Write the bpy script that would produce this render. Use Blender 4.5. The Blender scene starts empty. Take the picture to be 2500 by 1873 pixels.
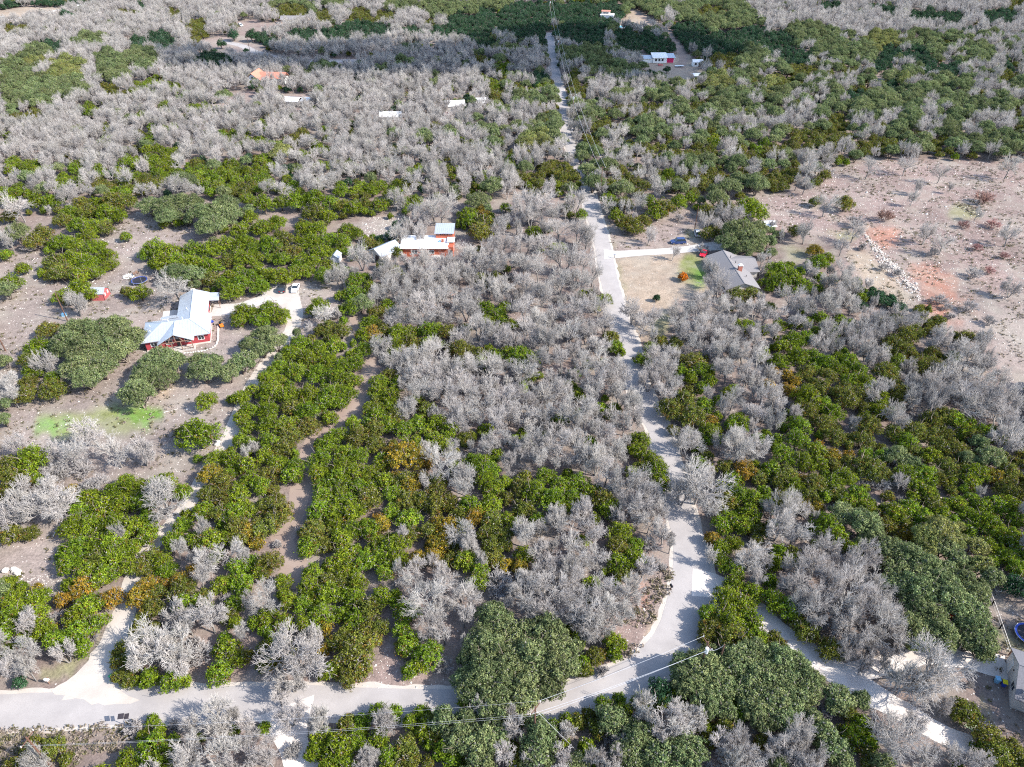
import bpy, math, random
import numpy as np
from mathutils import Vector, Matrix

# ------------------------------------------------------------------ camera, sky, sun, exposure
SC = bpy.context.scene
COL = SC.collection
H, PITCH, F = 100.0, math.radians(37.5), 1736.0          # camera height, look-down angle, focal length in photo pixels
CP, SP = math.cos(PITCH), math.sin(PITCH)
cam = bpy.data.cameras.new("camera")
cam.sensor_width = 36.0
cam.lens = 36.0 * F / 2500.0
cam.clip_start, cam.clip_end = 1.0, 12000.0
co = bpy.data.objects.new("camera", cam)
COL.objects.link(co)
co.location = (0, 0, H)
co.rotation_euler = (math.radians(90) - PITCH, 0, 0)
SC.camera = co

SUN_EL, SUN_AZ = math.radians(38.0), math.radians(-18.0)   # azimuth from +X towards +Y
SUN = Vector((math.cos(SUN_EL) * math.cos(SUN_AZ), math.cos(SUN_EL) * math.sin(SUN_AZ), math.sin(SUN_EL)))
w = bpy.data.worlds.new("World")
SC.world = w
w.use_nodes = True
nt = w.node_tree
sky = nt.nodes.new("ShaderNodeTexSky")
sky.sky_type = 'NISHITA'
sky.sun_disc = False
sky.sun_elevation = SUN_EL
sky.sun_rotation = math.radians(90) - SUN_AZ
sky.air_density, sky.dust_density, sky.ozone_density = 1.0, 0.8, 1.2
nt.links.new(sky.outputs[0], nt.nodes["Background"].inputs[0])
nt.nodes["Background"].inputs[1].default_value = 0.15
sl = bpy.data.lights.new("sun", 'SUN')
sl.energy = 3.7
sl.angle = math.radians(0.5)
sl.color = (1.0, 0.95, 0.87)
so = bpy.data.objects.new("sun", sl)
COL.objects.link(so)
so.rotation_euler = SUN.to_track_quat('Z', 'Y').to_euler()
so.location = SUN * 50 + Vector((0, 0, 300))
SC.view_settings.view_transform = 'Standard'
SC.view_settings.look = 'None'
SC.view_settings.exposure = 1.26
SC.view_settings.gamma = 1.0
try:
    SC.cycles.max_bounces = 5
    SC.cycles.diffuse_bounces = 3
    SC.cycles.transparent_max_bounces = 4
    SC.cycles.caustics_reflective = SC.cycles.caustics_refractive = False
    SC.cycles.use_denoising = False
    SC.cycles.use_adaptive_sampling = False
    SC.cycles.filter_width = 1.1
except Exception:
    pass

rng = np.random.default_rng(7)
random.seed(7)

# ------------------------------------------------------------------ helpers
def G(sx, sy, z=0.0):
    """Point at height z that stands where the photo shows pixel (sx, sy)."""
    u, v = (sx - 1250.0) / F, (sy - 936.5) / F
    d = (H - z) / (SP + v * CP)
    return np.array((u * d, d * (CP - v * SP), z))

def PX(x, y, z=0.0):
    d = y * CP + (H - z) * SP
    return 1250.0 + x / d * F, 936.5 + ((H - z) * CP - y * SP) / d * F

def T(tile, pts):
    x0, y0, s = tile
    return [(x0 + x * s, y0 + y * s) for x, y in pts]

A1, A2, A3, A4 = [(x, 1404, .2831) for x in (0, 625, 1250, 1875)]
B1, B2, B3, B4 = [(x, 936, .4925) for x in (0, 625, 1250, 1875)]
C1, C2, C3, C4 = [(x, 468, .4925) for x in (0, 625, 1250, 1875)]
D1, D2, D3, D4 = [(x, 0, .4925) for x in (0, 625, 1250, 1875)]

def inside(px, py, poly):
    px, py = np.asarray(px, float), np.asarray(py, float)
    r = np.zeros(px.shape, bool)
    n = len(poly)
    for i in range(n):
        (x1, y1), (x2, y2) = poly[i], poly[(i + 1) % n]
        if y1 == y2:
            continue
        c = (y1 > py) != (y2 > py)
        r ^= c & (px < (x2 - x1) * (py - y1) / (y2 - y1) + x1)
    return r

def noise2(x, y, seed=0):
    """Smooth value noise, 0..1."""
    xi, yi = np.floor(x).astype(np.int64), np.floor(y).astype(np.int64)
    fx, fy = x - xi, y - yi
    fx, fy = fx * fx * (3 - 2 * fx), fy * fy * (3 - 2 * fy)
    def h(a, b):
        k = (a * 374761393 + b * 668265263 + seed * 974634777) & 0x7fffffff
        k = ((k ^ (k >> 13)) * 1274126177) & 0x7fffffff
        return ((k ^ (k >> 16)) & 0xffff) / 65535.0
    return (h(xi, yi) * (1 - fx) + h(xi + 1, yi) * fx) * (1 - fy) + (h(xi, yi + 1) * (1 - fx) + h(xi + 1, yi + 1) * fx) * fy

def tag(o, label=None, cat=None, group=None, kind=None):
    if label: o["label"] = label
    if cat: o["category"] = cat
    if group: o["group"] = group
    if kind: o["kind"] = kind
    return o

def mesh_of(name, v, f, mat=None, col=None, smooth=False):
    """Mesh from vertex array and face array (all quads, all triangles or a list)."""
    me = bpy.data.meshes.new(name)
    if isinstance(f, np.ndarray):
        nf, k = f.shape
        me.vertices.add(len(v)); me.vertices.foreach_set("co", np.asarray(v, np.float32).ravel())
        me.loops.add(nf * k); me.loops.foreach_set("vertex_index", f.astype(np.int32).ravel())
        me.polygons.add(nf)
        me.polygons.foreach_set("loop_start", np.arange(0, nf * k, k, dtype=np.int32))
        me.update(calc_edges=True)
    else:
        me.from_pydata([tuple(p) for p in v], [], f)
        me.update()
    if col is not None:
        a = me.color_attributes.new("Col", 'FLOAT_COLOR', 'POINT')
        a.data.foreach_set("color", np.asarray(col, np.float32).ravel())
    if smooth:
        me.polygons.foreach_set("use_smooth", np.ones(len(me.polygons), bool))
    if mat: me.materials.append(mat)
    return me

def link(name, me, parent=None, loc=None):
    o = bpy.data.objects.new(name, me)
    COL.objects.link(o)
    if parent: o.parent = parent
    if loc is not None: o.location = loc
    return o

def thing(name, label, cat, loc=(0, 0, 0), rz=0.0, group=None):
    o = bpy.data.objects.new(name, None)
    o.empty_display_size = 0.3
    COL.objects.link(o)
    o.location = loc
    o.rotation_euler = (0, 0, rz)
    return tag(o, label, cat, group)

def copy_tree(o, parent=None):
    kids = list(o.children)
    c = o.copy()
    COL.objects.link(c)
    c.parent = parent
    for k in kids:
        copy_tree(k, c)
    return c

class MB:
    """Collects shapes and links them as ONE mesh object."""
    def __init__(s): s.v, s.f = [], []
    def add(s, v, f):
        n = len(s.v)
        s.v += [tuple(p) for p in v]
        s.f += [tuple(i + n for i in q) for q in f]
        return s
    def box(s, a, b):
        (x0, y0, z0), (x1, y1, z1) = a, b
        return s.add([(x0, y0, z0), (x1, y0, z0), (x1, y1, z0), (x0, y1, z0), (x0, y0, z1), (x1, y0, z1), (x1, y1, z1), (x0, y1, z1)],
                     [(3, 2, 1, 0), (4, 5, 6, 7), (0, 1, 5, 4), (1, 2, 6, 5), (2, 3, 7, 6), (3, 0, 4, 7)])
    def prism(s, low, top):
        """Closed solid between two rings of equal count."""
        n = len(low)
        return s.add(list(low) + list(top), [tuple(range(n))[::-1], tuple(range(n, 2 * n))] + [(i, (i + 1) % n, n + (i + 1) % n, n + i) for i in range(n)])
    def slab(s, pts, t=0.12):
        return s.prism([(x, y, z - t) for x, y, z in pts], pts)
    def loft(s, rings, cap=True):
        n, b = len(rings[0]), []
        v = [p for r in rings for p in r]
        for k in range(len(rings) - 1):
            b += [(k * n + i, k * n + (i + 1) % n, (k + 1) * n + (i + 1) % n, (k + 1) * n + i) for i in range(n)]
        if cap: b += [tuple(range(n))[::-1], tuple(range(len(v) - n, len(v)))]
        return s.add(v, b)
    def tube(s, p, q, r, r2=None, n=6):
        p, q = Vector(p), Vector(q)
        d = (q - p).normalized()
        a = d.orthogonal().normalized(); b = d.cross(a)
        r2 = r if r2 is None else r2
        ring = lambda c, k: [c + a * (k * math.cos(2 * math.pi * i / n)) + b * (k * math.sin(2 * math.pi * i / n)) for i in range(n)]
        return s.loft([ring(p, r), ring(q, r2)])
    def path(s, pts, r, n=5):
        for p, q in zip(pts, pts[1:]): s.tube(p, q, r, n=n)
        return s
    def ball(s, c, rx, ry, rz, n=8, m=5, rough=0.0):
        rings = []
        for j in range(1, m):
            t = math.pi * j / m
            rings.append([(c[0] + rx * math.sin(t) * math.cos(2 * math.pi * i / n) * (1 + rough * random.uniform(-1, 1)),
                           c[1] + ry * math.sin(t) * math.sin(2 * math.pi * i / n) * (1 + rough * random.uniform(-1, 1)),
                           c[2] - rz * math.cos(t) * (1 + rough * random.uniform(-1, 1))) for i in range(n)])
        return s.loft(rings)
    def disc(s, c, r, z0, z1, n=20):
        ring = lambda z: [(c[0] + r * math.cos(2 * math.pi * i / n), c[1] + r * math.sin(2 * math.pi * i / n), z) for i in range(n)]
        return s.prism(ring(z0), ring(z1))
    def build(s, name, mat, parent=None, loc=None, smooth=False):
        return link(name, mesh_of(name, s.v, s.f, mat, smooth=smooth), parent, loc)

# ------------------------------------------------------------------ materials
def mat(name, col, rough=0.7, var=0.15, scale=2.0, metal=0.0, bump=0.0, spec=0.3):
    m = bpy.data.materials.new(name)
    m.use_nodes = True
    n, l = m.node_tree.nodes, m.node_tree.links
    b = n["Principled BSDF"]
    b.inputs["Roughness"].default_value = rough
    b.inputs["Metallic"].default_value = metal
    b.inputs["Specular IOR Level"].default_value = spec
    tc = n.new("ShaderNodeTexCoord")
    ns = n.new("ShaderNodeTexNoise")
    ns.inputs["Scale"].default_value = scale
    ns.inputs["Detail"].default_value = 5
    ns.inputs["Roughness"].default_value = 0.65
    l.new(tc.outputs["Object"], ns.inputs["Vector"])
    r = n.new("ShaderNodeValToRGB")
    e = r.color_ramp.elements
    e[0].position, e[1].position = 0.3, 0.7
    e[0].color = (*[c * (1 - var) for c in col], 1)
    e[1].color = (*[min(1, c * (1 + var)) for c in col], 1)
    l.new(ns.outputs["Fac"], r.inputs["Fac"])
    l.new(r.outputs["Color"], b.inputs["Base Color"])
    if bump:
        bp = n.new("ShaderNodeBump")
        bp.inputs["Strength"].default_value = bump
        l.new(ns.outputs["Fac"], bp.inputs["Height"])
        l.new(bp.outputs["Normal"], b.inputs["Normal"])
    return m

def tint_mat(name, translucent=0.0, spread=0.35, rough=0.8):
    """Leaves, bark and twigs: the colour stored on the mesh, varied a little from one plant to the next."""
    m = bpy.data.materials.new(name)
    m.use_nodes = True
    n, l = m.node_tree.nodes, m.node_tree.links
    out = n["Material Output"]
    n.remove(n["Principled BSDF"])
    at = n.new("ShaderNodeVertexColor"); at.layer_name = "Col"
    oi = n.new("ShaderNodeObjectInfo")
    mr = n.new("ShaderNodeMapRange")
    mr.inputs["To Min"].default_value, mr.inputs["To Max"].default_value = 1 - spread / 2, 1 + spread / 2
    l.new(oi.outputs["Random"], mr.inputs["Value"])
    hs = n.new("ShaderNodeHueSaturation")
    l.new(at.outputs["Color"], hs.inputs["Color"])
    l.new(mr.outputs["Result"], hs.inputs["Value"])
    m2 = n.new("ShaderNodeMath"); m2.operation = 'MULTIPLY'; m2.inputs[1].default_value = 7.31
    m3 = n.new("ShaderNodeMath"); m3.operation = 'FRACT'
    m4 = n.new("ShaderNodeMapRange")
    m4.inputs["To Min"].default_value, m4.inputs["To Max"].default_value = 0.482, 0.512
    l.new(oi.outputs["Random"], m2.inputs[0]); l.new(m2.outputs[0], m3.inputs[0]); l.new(m3.outputs[0], m4.inputs["Value"])
    l.new(m4.outputs["Result"], hs.inputs["Hue"])
    d = n.new("ShaderNodeBsdfDiffuse")
    l.new(hs.outputs["Color"], d.inputs["Color"])
    if translucent:
        t = n.new("ShaderNodeBsdfTranslucent")
        l.new(hs.outputs["Color"], t.inputs["Color"])
        mx = n.new("ShaderNodeMixShader"); mx.inputs[0].default_value = translucent
        l.new(d.outputs[0], mx.inputs[1]); l.new(t.outputs[0], mx.inputs[2])
        l.new(mx.outputs[0], out.inputs["Surface"])
    else:
        l.new(d.outputs[0], out.inputs["Surface"])
    return m

LEAF = tint_mat("leaves", 0.25, 0.35)
BARK = tint_mat("bark", 0.0, 0.3)
def road_mat(name, col, dark, wear=1.0, scale=0.25):
    """Chip seal, gravel or dirt: large worn patches, fine grain, and loose pale stones."""
    m = mat(name, col, 0.9, 0.1, 6.0, bump=0.15, spec=0.15)
    n, l = m.node_tree.nodes, m.node_tree.links
    b = n["Principled BSDF"]
    src = b.inputs["Base Color"].links[0].from_socket
    tc = n["Texture Coordinate"]
    big = n.new("ShaderNodeTexNoise"); big.inputs["Scale"].default_value = scale; big.inputs["Detail"].default_value = 6
    big.inputs["Roughness"].default_value = 0.6
    l.new(tc.outputs["Object"], big.inputs["Vector"])
    rp = n.new("ShaderNodeValToRGB"); rp.color_ramp.elements[0].position, rp.color_ramp.elements[1].position = 0.38, 0.66
    l.new(big.outputs["Fac"], rp.inputs["Fac"])
    mul = n.new("ShaderNodeMath"); mul.operation = 'MULTIPLY'; mul.inputs[1].default_value = 0.8 * wear
    l.new(rp.outputs["Color"], mul.inputs[0])
    mx = n.new("ShaderNodeMixRGB"); mx.inputs[2].default_value = (*dark, 1)
    l.new(mul.outputs[0], mx.inputs[0]); l.new(src, mx.inputs[1])
    l.new(mx.outputs[0], b.inputs["Base Color"])
    return m

M = {
    "asphalt": road_mat("chip_seal", (.385, .355, .34), (.31, .285, .275)),
    "gravel": road_mat("caliche_gravel", (.50, .45, .40), (.40, .35, .31)),
    "white_gravel": road_mat("white_caliche", (.66, .60, .55), (.48, .42, .38)),
    "dirt": road_mat("bare_dirt", (.31, .24, .20), (.26, .19, .155)),
    "concrete": mat("concrete", (.46, .43, .40), .85, .1, 1.5),
    "tin": mat("galvanised_roof", (.50, .53, .57), .38, .06, 1.2, metal=.35, spec=.5),
    "white_tin": mat("white_metal_roof", (.82, .81, .80), .4, .05, 1.2, spec=.4),
    "red": mat("red_siding", (.36, .055, .065), .7, .12, 3.0),
    "shed_red": mat("faded_red_boards", (.40, .10, .10), .75, .12, 3.0),
    "orange": mat("orange_red_siding", (.42, .11, .06), .7, .12, 3.0),
    "pink": mat("crimson_door", (.55, .02, .10), .6, .06, 3.0),
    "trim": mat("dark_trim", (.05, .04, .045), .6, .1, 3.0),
    "white": mat("white_paint", (.80, .79, .77), .55, .05, 3.0),
    "stone": mat("pale_limestone", (.56, .52, .47), .9, .2, 3.0, bump=.3),
    "beige": mat("beige_siding", (.52, .48, .44), .8, .08, 2.0),
    "shingle": mat("grey_shingles", (.22, .205, .205), .9, .18, 5.0, bump=.2),
    "shingle_dark": mat("slate_shingles", (.17, .165, .18), .9, .2, 5.0, bump=.2),
    "brick": mat("red_brick", (.36, .13, .09), .85, .2, 6.0),
    "terracotta": mat("terracotta_roof", (.48, .20, .14), .8, .15, 2.0),
    "wood": mat("weathered_wood", (.24, .15, .11), .85, .25, 3.0),
    "pole": mat("creosote_pole", (.13, .07, .05), .85, .25, 3.0),
    "glass": mat("window_glass", (.03, .04, .05), .08, .1, 1.0, spec=.6),
    "black": mat("black_paint", (.018, .018, .022), .25, .1, 2.0, spec=.5),
    "rubber": mat("black_rubber", (.02, .02, .02), .8, .1, 3.0),
    "rim": mat("alloy_rim", (.5, .5, .5), .3, .05, 3.0, metal=.8),
    "car_white": mat("white_car_paint", (.82, .82, .82), .2, .02, 1.0, spec=.6),
    "car_black": mat("dark_car_paint", (.03, .032, .04), .2, .1, 1.0, spec=.6),
    "car_blue": mat("navy_car_paint", (.03, .055, .16), .2, .1, 1.0, spec=.6),
    "car_red": mat("bright_red_paint", (.62, .02, .045), .25, .06, 1.0, spec=.5),
    "car_grey": mat("pale_grey_paint", (.55, .56, .58), .25, .05, 1.0, spec=.6),
    "lamp_red": mat("tail_lamp_red", (.5, .02, .02), .3, .1, 3.0),
    "lamp_clear": mat("headlamp_clear", (.7, .7, .7), .15, .1, 3.0),
    "wire": mat("bright_wire", (.62, .62, .64), .45, .05, 3.0, metal=.3),
    "steel": mat("dull_steel", (.42, .44, .47), .45, .1, 3.0, metal=.5),
    "mesh_black": mat("black_netting", (.03, .03, .04), .8, .2, 3.0),
    "blue": mat("blue_plastic", (.03, .07, .38), .45, .08, 3.0),
    "sky_blue": mat("light_blue_plastic", (.22, .46, .66), .5, .08, 3.0),
    "yellow": mat("yellow_plastic", (.72, .60, .02), .45, .06, 3.0),
    "green": mat("green_plastic", (.02, .20, .10), .45, .1, 3.0),
    "teal": mat("teal_siding", (.06, .30, .28), .6, .1, 3.0),
    "orange_paint": mat("orange_paint", (.68, .20, .03), .45, .08, 3.0),
    "pool": mat("pool_water", (.05, .42, .58), .1, .15, 1.0, spec=.6),
    "hose": mat("pale_green_hose", (.55, .68, .45), .5, .08, 3.0),
    "tan": mat("tan_stucco", (.50, .36, .27), .85, .1, 2.0),
}
# ---- trees seen in the place, surveyed tile by tile: kind x y crown-radius (tile units), see survey()
# j bright juniper, m olive juniper, r rust-tinged juniper, o live oak, y yellow-green oak, d dark conifer and cloud-shaded evergreen (shade in its leaf colour),
# b bare oak, w pale dead oak, s grey shrub, p red shrub
TILES = [
 # (x0, y0, scale, text)
 (0,1404,.2831,"""j60 60 80 j100 200 130 j290 190 120 j90 350 130 j300 330 110 j60 480 80 b220 620 150 b60 800 120 b230 410 90
j380 460 100 j480 560 110 j640 350 110 j760 250 120 j660 480 110 j830 400 90 b540 660 90 j700 610 80 j280 480 60
r700 90 110 r960 190 100 r530 200 70 j840 40 90 s470 380 60 s780 520 60 d170 920 50 r1190 170 120 m1290 270 110 r1250 80 90
m1560 100 130 j1600 250 110 r1540 40 80 m1740 160 80 w1350 520 220 w1500 330 100 w1800 380 140 w1560 600 140 w1300 700 150 w1500 760 130
m1050 620 80 m1010 740 60 m1040 850 70 m1170 480 60 m1100 900 60 j1190 900 50 j1290 880 80 j1480 890 110 j1590 900 60 m1200 400 60
s1720 680 110 j1940 620 110 j1880 830 120 j2000 720 90 j1930 540 60 j2010 230 90 m1960 330 80 b1830 270 90 j1900 60 90 j2080 60 100
b2160 200 70 j2190 400 60 b2110 470 70 b1720 40 90 b1850 1160 150 b1900 1330 110 j1310 1250 55 j1370 1350 60 j1230 1380 60 j1490 1420 60
j1290 1480 140 j1100 1580 110 j1370 1600 120 s1150 1340 70 s1500 1300 60 b1620 1560 150 b1900 1530 180 b2100 1450 120 b2080 1600 140
j1720 1400 40 j2020 1330 45 m270 1480 90 m450 1470 100 m560 1570 60 b340 1590 130 m100 1630 60"""),
 (625,1404,.2831,"""b90 180 150 j230 40 80 j450 80 100 j620 150 110 m620 40 80 j280 220 80 j90 350 100 j230 400 100 j400 240 90 j560 330 130
j420 400 80 j80 470 70 w330 700 260 w300 900 120 w480 520 90 b190 1040 100 m60 620 60 m40 780 50 m720 540 110 r600 450 70 m850 640 180
m800 850 110 j660 800 80 m920 790 80 j880 60 80 j830 180 100 m960 280 120 j1080 160 90 m1060 420 90 j860 360 100 j740 330 70 j800 450 60
b1480 200 200 b1350 80 130 b1650 60 120 b1800 180 130 b1480 420 120 b1620 500 100 b1780 360 100 b1580 320 120 j1290 290 110 j1260 450 90
j1310 580 110 j1480 650 130 j1400 770 90 j1330 800 70 m1260 620 70 s1600 780 80 j1910 40 90 s2090 60 120 b2150 250 70
o1980 620 200 o2000 900 230 o1820 900 130 o2150 760 200 o2050 360 150 o2150 480 150 b280 1190 130 b560 1270 110 s320 1520 70 b80 1480 120
j60 1310 50 b130 1600 80 j1050 1170 90 j1180 1190 70 b1120 1260 100 j900 1260 70 m780 1270 80 j1420 1180 80 m1500 1250 80 j1330 1270 70
j560 1380 90 j520 1500 90 j700 1480 130 j850 1430 100 j620 1620 100 j760 1610 100 j1050 1400 100 j1140 1550 100 b980 1540 70 m1290 1480 120
m1320 1610 100 j1450 1330 80 j1500 1450 60 j1620 1500 90 j1700 1600 90 m1580 1380 100 o1620 1250 100 j1820 1090 70 b1950 1180 90 o1830 1230 90
o2050 1180 140 o1750 1400 130 o1930 1440 150 o2080 1370 110 o1940 1600 100 b2130 1580 100 m2180 1460 70 b2190 1230 70 b950 1620 90"""),
 (1250,1404,.2831,"""b130 180 160 b330 130 170 b300 300 140 b560 200 170 b680 330 160 b800 150 160 b850 300 140 b560 60 120 b1000 120 130
b620 420 140 b760 450 120 b960 330 110 b130 40 120 j670 200 35 j920 20 40 o130 500 150 o300 480 150 o430 640 150 o180 720 180 o360 820 160
o100 960 140 o320 960 100 o90 1080 110 o480 800 90 j560 560 70 m720 680 90 r760 680 60 j870 560 90 j930 580 60 j880 660 70 m630 810 70
j600 760 70 s790 830 50 j1850 180 130 j1990 240 110 m1740 420 120 j1880 360 150 j2050 360 120 m1900 520 140 j2100 520 120 m1680 520 90
j1690 320 90 j1920 60 90 j2090 130 100 b2140 60 80 o1650 800 170 o1560 900 170 o1740 920 150 o1480 800 110 o1680 1050 130 o1960 760 180
o2100 660 120 o2130 880 160 o1990 920 140 j1890 920 60 j1900 1080 70 j1960 1190 70 o2120 1120 140 m1950 1000 80 o1700 1130 80 d1290 990 110
j1400 1000 90 j1100 1080 70 j1290 1090 60 j1495 1120 45 w1150 1160 120 w1330 1280 150 w1450 1180 120 w1580 1220 110 w1400 1370 130 j1670 1310 60
j930 1060 60 j800 1110 90 j960 1180 90 o860 1250 120 m740 1320 80 m1190 1290 80 j480 1250 70 m560 1260 80 j360 1300 70 o240 1420 150
b60 1340 110 j90 1270 35 o220 1560 130 m50 1560 90 b160 1600 90 w480 1350 70 b440 1520 90 j640 1490 90 j700 1570 70 o560 1600 80 j450 1430 50
o1090 1380 140 o1000 1500 110 o1260 1540 130 o1500 1520 170 o1130 1600 90 o1030 1620 80 b850 1560 110 b680 1630 80 b900 1450 70 m1830 1310 80
m1710 1420 70 b1780 1450 110 r1860 1520 60 b2000 1500 130 b2100 1600 110 b1900 1620 110 m2150 1420 60 b1960 1380 80 s800 1430 70 o2160 1280 80"""),
 (1875,1404,.2831,"""b300 130 170 b520 80 160 b740 90 180 b930 100 140 b420 290 150 b640 280 150 b880 300 190 b1060 250 120 b1000 430 180
b760 480 150 b700 600 110 b1130 520 90 b900 520 120 b250 220 100 j60 210 110 j170 280 110 m330 450 120 m230 350 80 m540 620 110 s520 470 80
j640 670 50 o1100 80 100 o1280 120 150 o1480 60 150 o1560 200 150 o1300 290 130 o1430 340 140 o1250 440 120 o1480 480 130 o1700 280 140
o1780 150 120 o1800 330 90 o1700 420 80 o1820 470 120 o1860 620 100 o1740 560 90 o1570 560 60 o1300 560 90 j1240 590 50 b1400 800 290
b1180 890 180 m1720 1160 130 s1750 950 35 o100 720 140 o240 760 110 o120 880 150 o300 900 130 o200 1020 150 o60 1080 120 o130 1200 130
o360 1010 90 o310 1180 50 m60 560 90 m30 640 70 o50 1270 80 o620 1060 110 m700 1180 90 s480 1180 70 b300 1280 100 b250 1420 140 b380 1500 130
b120 1500 130 b200 1600 120 b330 1620 110 o480 1380 120 o560 1480 120 j730 1380 110 j860 1430 90 m640 1350 80 m850 1520 70 m620 1560 80
b1150 1440 240 b1050 1280 120 o1000 1620 90 b1650 1580 140 b1800 1600 100 b1550 1500 90 j1640 1640 60 m1930 1400 120 m2000 1530 130
j1880 1500 80 m2140 1500 100 m2180 1620 90 o100 1630 70 o650 1640 90 b1350 1610 100 d2140 70 110"""),
 (0,936,.4925,"""s30 80 40 m120 40 60 b60 60 50 o15 170 30 m250 10 70 o20 90 30 o690 50 75 o660 30 70 j1020 75 58 j985 240 95 m910 230 45
w455 240 70 w330 330 85 w260 330 50 w570 340 75 w700 340 60 w100 290 60 s410 420 50 s470 500 60 s280 440 60 j150 360 85 m30 400 80 m60 480 80
j185 465 30 m20 540 60 w110 510 60 w200 600 100 w60 650 80 w240 510 60 w300 600 80 r340 530 50 s430 540 60 m40 730 60 m145 730 45 w80 600 70
j440 560 60 j560 520 60 j650 510 60 j760 490 50 j830 480 45 j900 530 45 w800 550 110 j390 610 60 j500 600 60 j600 590 60 j700 580 60 j350 700 70
j450 690 60 j560 680 65 j650 700 60 j720 670 50 b590 740 40 j380 800 70 j480 780 60 j560 780 60 j650 800 50 j730 740 55 j340 880 60 m470 860 60
j560 860 60 m690 890 60 j640 900 50 m750 850 60 j420 920 50 j850 770 60 b870 820 50 j800 880 50 j530 930 60 j820 920 50 j1060 360 60 j1140 370 50
r1040 440 60 m1100 470 50 j1220 400 50 j1240 460 50 b1230 350 30 m1030 530 50 m1100 540 60 j1180 540 50 j1000 620 55 m1080 630 55 j1160 630 55
j1230 620 50 m1170 700 60 r1230 720 50 j1130 740 50 j1040 760 60 j960 760 50 b1000 720 40 b1120 830 85 b1000 890 70 j900 700 50 j1180 900 60
j1240 880 40 b1200 860 40 j1190 60 50 j1230 130 50 j1250 30 40 j1190 160 45 j1230 210 45 j1190 280 40 j1245 290 40 j1150 690 40"""),
 (625,936,.4925,"""j60 40 60 j160 40 60 j260 40 60 j360 50 60 j440 40 55 j60 130 60 m170 110 50 j260 130 60 j330 90 50 j400 80 50 j365 160 45 j60 200 60
j150 190 60 m260 200 60 m170 240 60 j60 280 60 m130 310 55 j40 350 50 j190 400 60 j110 390 55 m60 440 60 j170 450 50 j20 500 50 m50 590 60
m120 620 70 m70 680 60 m20 720 40 m100 560 40 m60 880 70 j20 920 50 j600 40 50 j580 120 55 m600 80 40 j660 60 50 b740 120 50 m700 150 50
m850 120 50 j790 80 40 j600 150 50 m590 210 55 j650 200 50 j740 210 60 j800 190 50 j900 190 50 j960 230 50 j880 270 45 m1040 260 50 j1140 230 40
r740 340 95 m590 290 50 m500 260 60 j480 190 40 j400 250 60 j340 290 55 j430 330 60 j320 370 60 j420 400 60 j500 350 60 j310 440 55 j400 460 60
j480 430 60 j560 430 60 j640 470 50 m560 560 60 j500 510 60 j420 540 60 j340 550 65 j310 620 60 j400 620 60 j480 630 60 j450 580 50 j680 530 60
m740 560 60 m730 470 50 r760 500 50 m820 560 60 m900 540 65 m890 600 60 m900 480 50 m960 590 50 b910 390 95 b1050 490 75 b980 330 60 b870 470 50
j1080 380 60 j1150 410 60 j1140 470 60 j1190 350 40 j1180 510 55 j1060 600 60 j1160 590 60 r1080 650 55 m1010 640 50 m1170 680 60 j1240 660 40
m1240 560 40 m280 720 75 m320 780 60 j260 800 55 j390 690 55 j430 760 60 j470 720 50 j560 710 55 r620 690 50 j600 780 50 j690 790 70 j760 660 60
m760 740 50 m860 720 55 r930 700 60 r920 770 60 m980 780 50 r880 850 50 m960 860 55 j440 850 65 j540 860 60 j620 840 60 j700 860 60 j370 890 50
j280 930 50 j640 920 50 b790 900 60 b730 760 35 b1040 740 75 b1060 800 50 m1170 800 60 m1220 740 50 j1040 870 60 j1110 910 50 r1230 890 40
b1120 880 40 b930 930 50 m1180 860 50 b820 30 70 b930 40 70 b1040 50 75 b960 120 70 b1060 140 70 b1150 30 60 b1220 80 70 b1000 180 60
b1200 180 70 b1120 110 60 b1230 270 60 b1160 300 50 j1130 220 35 b1250 380 40 s105 800 22"""),
 (1250,936,.4925,"""b50 50 70 b150 50 65 b60 150 70 b170 140 60 b330 140 90 b380 200 70 b260 30 60 b420 40 60 b540 50 70 b600 100 60 j330 45 35 j440 110 40
j510 120 40 b500 160 50 b110 290 80 b230 290 80 b40 330 60 b320 310 70 b420 380 75 b370 380 60 b560 190 60 b480 250 60 b520 330 60 j240 180 45
j390 290 35 j50 240 25 b470 440 70 b560 480 75 b650 500 80 b700 540 60 b150 370 60 j640 270 60 j620 320 50 j690 370 60 j720 420 60 j740 490 50
m660 400 50 j170 450 60 j330 480 70 j250 500 60 m50 510 60 j120 530 70 j200 560 70 j300 560 70 j380 530 50 m60 610 60 j250 620 50 j20 690 30
m450 570 60 j500 600 55 j470 620 50 b640 620 70 b590 590 60 b680 680 60 b730 630 50 b80 740 80 b230 700 70 b370 660 80 b140 820 60 b290 800 70
b420 760 60 j355 770 45 j60 840 55 b170 900 70 b330 880 80 b420 850 60 b270 930 60 j540 720 65 m530 790 60 j610 790 50 j600 860 60 j530 880 60
m550 930 50 s680 790 50 b650 920 50 b740 40 60 b790 20 40 m790 110 70 m860 60 70 m900 150 70 j960 100 50 b860 280 80 m800 220 35 j980 230 55
r990 180 40 j990 270 40 j1130 180 65 j1100 200 50 b1100 60 70 b1200 140 60 b1240 60 60 b1130 310 90 b1220 300 70 b1040 290 50 m960 345 40
j920 330 25 w930 490 125 w880 430 80 w980 590 70 b850 530 70 m1060 400 40 r1160 420 60 m1230 450 50 j1100 460 50 j1120 540 60 m1080 560 60
j1190 560 55 j1250 530 30 j1080 660 60 j1180 640 60 j1140 690 60 m1220 710 50 j1040 690 50 r1000 760 45 j1040 800 50 j1100 780 50 b990 840 40
b1190 850 80 b1260 850 50 j1050 880 50 j1110 920 50 b1250 620 40"""),
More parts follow.
